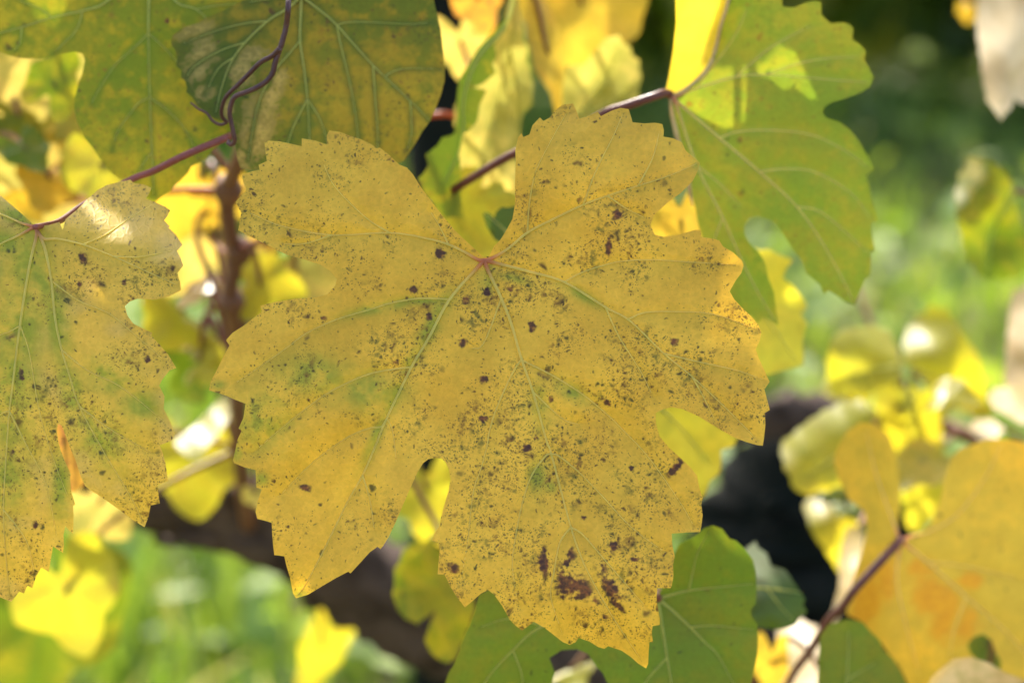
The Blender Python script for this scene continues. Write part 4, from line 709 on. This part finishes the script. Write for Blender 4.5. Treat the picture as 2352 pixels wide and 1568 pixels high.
# ------------------------------------------------------------------ unseen leaves above the picture, shaped to shade the ones in it
OVER = ('yellow-green', 'golden', 'olive')
def oval(x0, y0, x1, y1, seed, n=56):
    R = np.random.default_rng(seed); th = np.linspace(0, 2 * math.pi, n, endpoint=False)
    k = (np.abs(np.cos(th)) ** 3.2 + np.abs(np.sin(th)) ** 3.2) ** (-1 / 3.2) * (1 + .03 * np.sin(5 * th + R.random() * 6)) * (1 + .02 * (np.arange(n) % 3 == 0))
    return [((x0 + x1) / 2 + (x1 - x0) / 2 * a, (y0 + y1) / 2 + (y1 - y0) / 2 * b) for a, b in zip(np.cos(th) * k, np.sin(th) * k)]
def over_leaf(outline, d, t, label, mat='lime', holes=()):
    """a leaf higher up towards the sun, drawn by the shade it throws"""
    P, T, ed = sheet(outline, 30, holes); c = P.mean(0)
    r = np.hypot(*(P - c).T) / 400.0
    w = at(P[:, 0], P[:, 1], d(P[:, 0], P[:, 1]) if callable(d) else np.full(len(P), d)) + SUN * (t + .012 * np.sin(r * 3 + c[0])[:, None])
    i = int(np.argmin(P[:, 1])); root = empty('grape_leaf', w[i]); tag(root, label, 'leaf', 'leaves above the picture that throw the shade')
    z = np.zeros(len(P)); new_obj('blade', w, T, M[mat], root, True, dict(vein=z, grn=z, brown=z, dens=z), P / 1000)
    best = min((q[k] for q in CANES for k in range(0, len(q), 3)), key=lambda p: np.linalg.norm(p - w[i]) + (1 if p[2] < w[i][2] - .25 else 0))
    c_ = catmull([w[i], (w[i] + best) / 2 + np.array([0, 0, .03]), best], 6); v, f = tube(c_, np.linspace(.0009, .0014, len(c_)), 7); new_obj('petiole', v, f, M['petiole_pale'], root)
t3 = lambda L: [(1525.2 + L[i] * .35158, L[i + 1] * .35158) for i in range(0, len(L), 2)]
SL = lambda w: w + ' leaf hanging above the picture and shading it'
over_leaf(oval(420, 230, 1030, 760, 1), .66, .26, SL('yellow-green lobed'))
over_leaf([(440, 700), (600, 690), (800, 700), (1020, 700), (1080, 900), (1090, 1150), (1060, 1300), (1000, 1345), (900, 1366), (830, 1350), (760, 1330), (700, 1314), (640, 1296), (580, 1276), (500, 1200), (450, 1000)], .66, .30, SL('golden round'), 'gold')
over_leaf(oval(990, 180, 1680, 800, 2), .66, .27, SL('pale golden toothed'), 'gold')
over_leaf(oval(1010, 740, 1800, 1260, 3), .66, .30, SL('broad yellow-green'))
over_leaf(oval(980, 1190, 1640, 1600, 4), .66, .34, SL('narrow olive'), 'olive')
over_leaf(oval(-380, 330, 460, 700, 5), .669, .27, SL('yellow leaf with a hole cut for a sun patch, a lobed'), 'gold', holes=[[(170, 505), (190, 470), (215, 436), (240, 412), (272, 405), (276, 440), (290, 470), (276, 492), (240, 488), (212, 512)]])  # unseen leaf; hole shaped to let sun onto the curled lobe
over_leaf(oval(-380, 1180, 200, 1440, 6), left_d, .33, SL('long olive'), 'olive')
over_leaf(oval(-160, -110, 560, 470, 7), la_d, .20, SL('yellow-green, holed for a sun patch,'), 'lime', holes=[[(15, -60), (150, -60), (152, 20), (135, 52), (118, 60), (105, 55), (95, 54), (85, 44), (62, 32), (45, 22)]])  # unseen leaf; hole shaped as the sun patch on the olive leaf
over_leaf(oval(370, -140, 1040, 450, 8), .722, .22, SL('large olive'), 'olive')
over_leaf(t3([250, 470, 400, 440, 520, 440, 650, 400, 750, 300, 850, 330, 900, 430, 1000, 640, 1480, 620, 1560, 200, 1400, -350, 900, -420, 450, -350, 370, 60, 300, 280]), rc_d, .16, SL('bright green pointed'), 'lime')
over_leaf(t3([90, 680, 250, 770, 400, 840, 500, 815, 580, 720, 595, 640, 600, 490, 700, 520, 780, 585, 850, 565, 950, 645, 1480, 560, 1560, 1000, 1500, 1500, 1200, 1560, 700, 1590, 300, 1560, 60, 1400, -20, 1000, 20, 750]), rc_d, .115, SL('long-tipped green'), 'olive')
over_leaf(oval(1560, 480, 2080, 800, 15), rc_d, .31, SL('blunt dull green'), 'olive')
over_leaf(oval(1610, 540, 1880, 890, 13), .85, .30, SL('dull yellow, holed for a sun spot,'), 'gold', holes=[[(1806, 672), (1838, 668), (1856, 690), (1850, 712), (1826, 726), (1806, 700)]])  # unseen leaf added for shade; hole shaped as the sunlit spot
over_leaf(oval(1560, 860, 2160, 1330, 16), 1.37, .50, SL('wide dark olive'), 'olive')  # unseen leaf added to darken the top of the trunk
over_leaf(oval(1470, 870, 1730, 1180, 14), .83, .36, SL('dull olive oval'), 'olive')
over_leaf(oval(860, 1020, 1130, 1560, 12), .91, .44, SL('slender dull olive'), 'olive')
over_leaf(oval(1000, 1230, 1780, 1760, 9), .735, .36, SL('wide golden'), 'gold')
over_leaf(oval(1900, 950, 2600, 1760, 10), .845, .42, SL('very large yellow-green'))
over_leaf(oval(1880, 1400, 2120, 1720, 11), .80, .40, SL('small olive'), 'olive')

# ------------------------------------------------------------------ the next row of vines far behind
def bush(label, x, y, w, h, seed, cols):
    R = np.random.default_rng(seed); root = empty('vine_bush', (x, y, 0)); tag(root, label, 'vine', 'vines of the next row')
    v, f = tube(catmull([np.array([x, y, -.02]), np.array([x + .03, y, .3]), np.array([x, y + .02, .7])], 4), [.045] * 5 + [.04] * 4, 10, .1, seed); new_obj('trunk', v, f, M['bark'], root)
    for ci, cn in enumerate(cols):
        n = (230, 90, 200)[ci]; p = R.normal(0, 1, (n, 3)); p /= np.linalg.norm(p, axis=1)[:, None]; p *= (R.random(n) ** .4)[:, None]
        c = np.array([x, y, .02 + h / 2]) + p * np.array([w / 2, w * .35, h / 2]) + R.normal(0, .05, (n, 3))
        V = []; F = []
        for k in range(n):
            a = R.normal(0, 1, 3); a /= np.linalg.norm(a); b = np.cross(a, R.normal(0, 1, 3)); b /= np.linalg.norm(b); s = .05 + .05 * R.random(); nn = np.cross(a, b)
            o = len(V); V += [c[k] + a * s, c[k] + b * s * .8 + nn * s * .2, c[k] - a * s, c[k] - b * s * .8 + nn * s * .2]; F.append((o, o + 1, o + 2, o + 3))
        s = new_obj('crown', np.array(V), F, M[cn], root, False, dict(vein=np.zeros(len(V)), grn=np.zeros(len(V)), brown=np.zeros(len(V)), dens=np.zeros(len(V))), np.array(V)[:, :2])
for i, (x, y, w, h) in enumerate(((-1.25, 4.9, 1.2, .9), (-.25, 4.7, 1.1, .9), (.42, 4.9, .95, .8), (1.05, 4.6, .9, .8), (1.9, 4.9, 1.2, .9))):
    bush(('dark green vine of the next row, far left behind the grass', 'dark green vine of the next row behind the glowing leaves', 'dark green vine of the next row behind the right lobed leaf', 'dark green vine of the next row behind the cream corner leaf', 'dark green vine of the next row at its right end')[i], x, y, w, h, 20 + i, ('bush', 'lime', 'dark'))

# ------------------------------------------------------------------ added trellis post and broad-leaved weeds
def post():
    x, y = at(1036, 230, 1.7)[:2]; root = empty('trellis_post', (x, y, 0)); tag(root, 'dark wooden trellis post filling the dark gap behind the large green leaf', 'post')  # post added to fill the dark strip between the leaves
    v, f = tube(np.array([[x, y, -.05], [x, y, .4], [x + .003, y, .8], [x + .004, y, 1.10]]), [.034, .033, .032, .031], 12, .03, 3); new_obj('shaft', v, f, M['bark_shade'], root)
    v, f = tube(np.array([[x - .036, y, 1.02], [x - .012, y - .036, 1.02], [x + .02, y - .034, 1.02], [x + .038, y, 1.02]]), .0015, 6); new_obj('wire_loop', v, f, M['bark'], root)
post()
def weeds():
    R = np.random.default_rng(12); n = 9000
    y = 1.5 + 4.2 * R.random(n); x = (R.random(n) * 2 - 1) * (0.35 + y * 0.25)
    g = np.sin(x * 5.3 + 1.0 + np.sin(y * 3.1) * 2) * np.sin(y * 4.1 + x * 2.2); k = R.random(n) < np.clip(.25 + .75 * g, .06, 1); x, y = x[k], y[k]; n = len(x)
    z = .02 + .12 * R.random(n); V = np.zeros((n, 6, 3)); a = R.random(n) * 6.28; L = .012 + .030 * R.random(n); el = R.random(n) * .9
    ux, uy, uz = np.cos(a) * np.cos(el), np.sin(a) * np.cos(el), np.sin(el); px, py = -np.sin(a), np.cos(a)
    for i, (u, w, dz) in enumerate(((-1, 0, 0), (-.4, .45, .05), (.4, .4, .02), (1, 0, -.15), (.4, -.4, .02), (-.4, -.45, .05))):
        V[:, i] = np.stack([x + (ux * u + px * w) * L, y + (uy * u + py * w) * L, z + (uz * u + dz) * L], 1)
    F = [tuple(range(6 * i, 6 * i + 6)) for i in range(n)]
    o = new_obj('weeds', V.reshape(-1, 3), F, bpy.data.materials['grass_blades'], None, False, dict(rnd=np.repeat(R.random(n) * .95, 6)))
    tag(o, 'low broad-leaved weeds scattered through the grass', 'weeds', kind='stuff')
weeds()
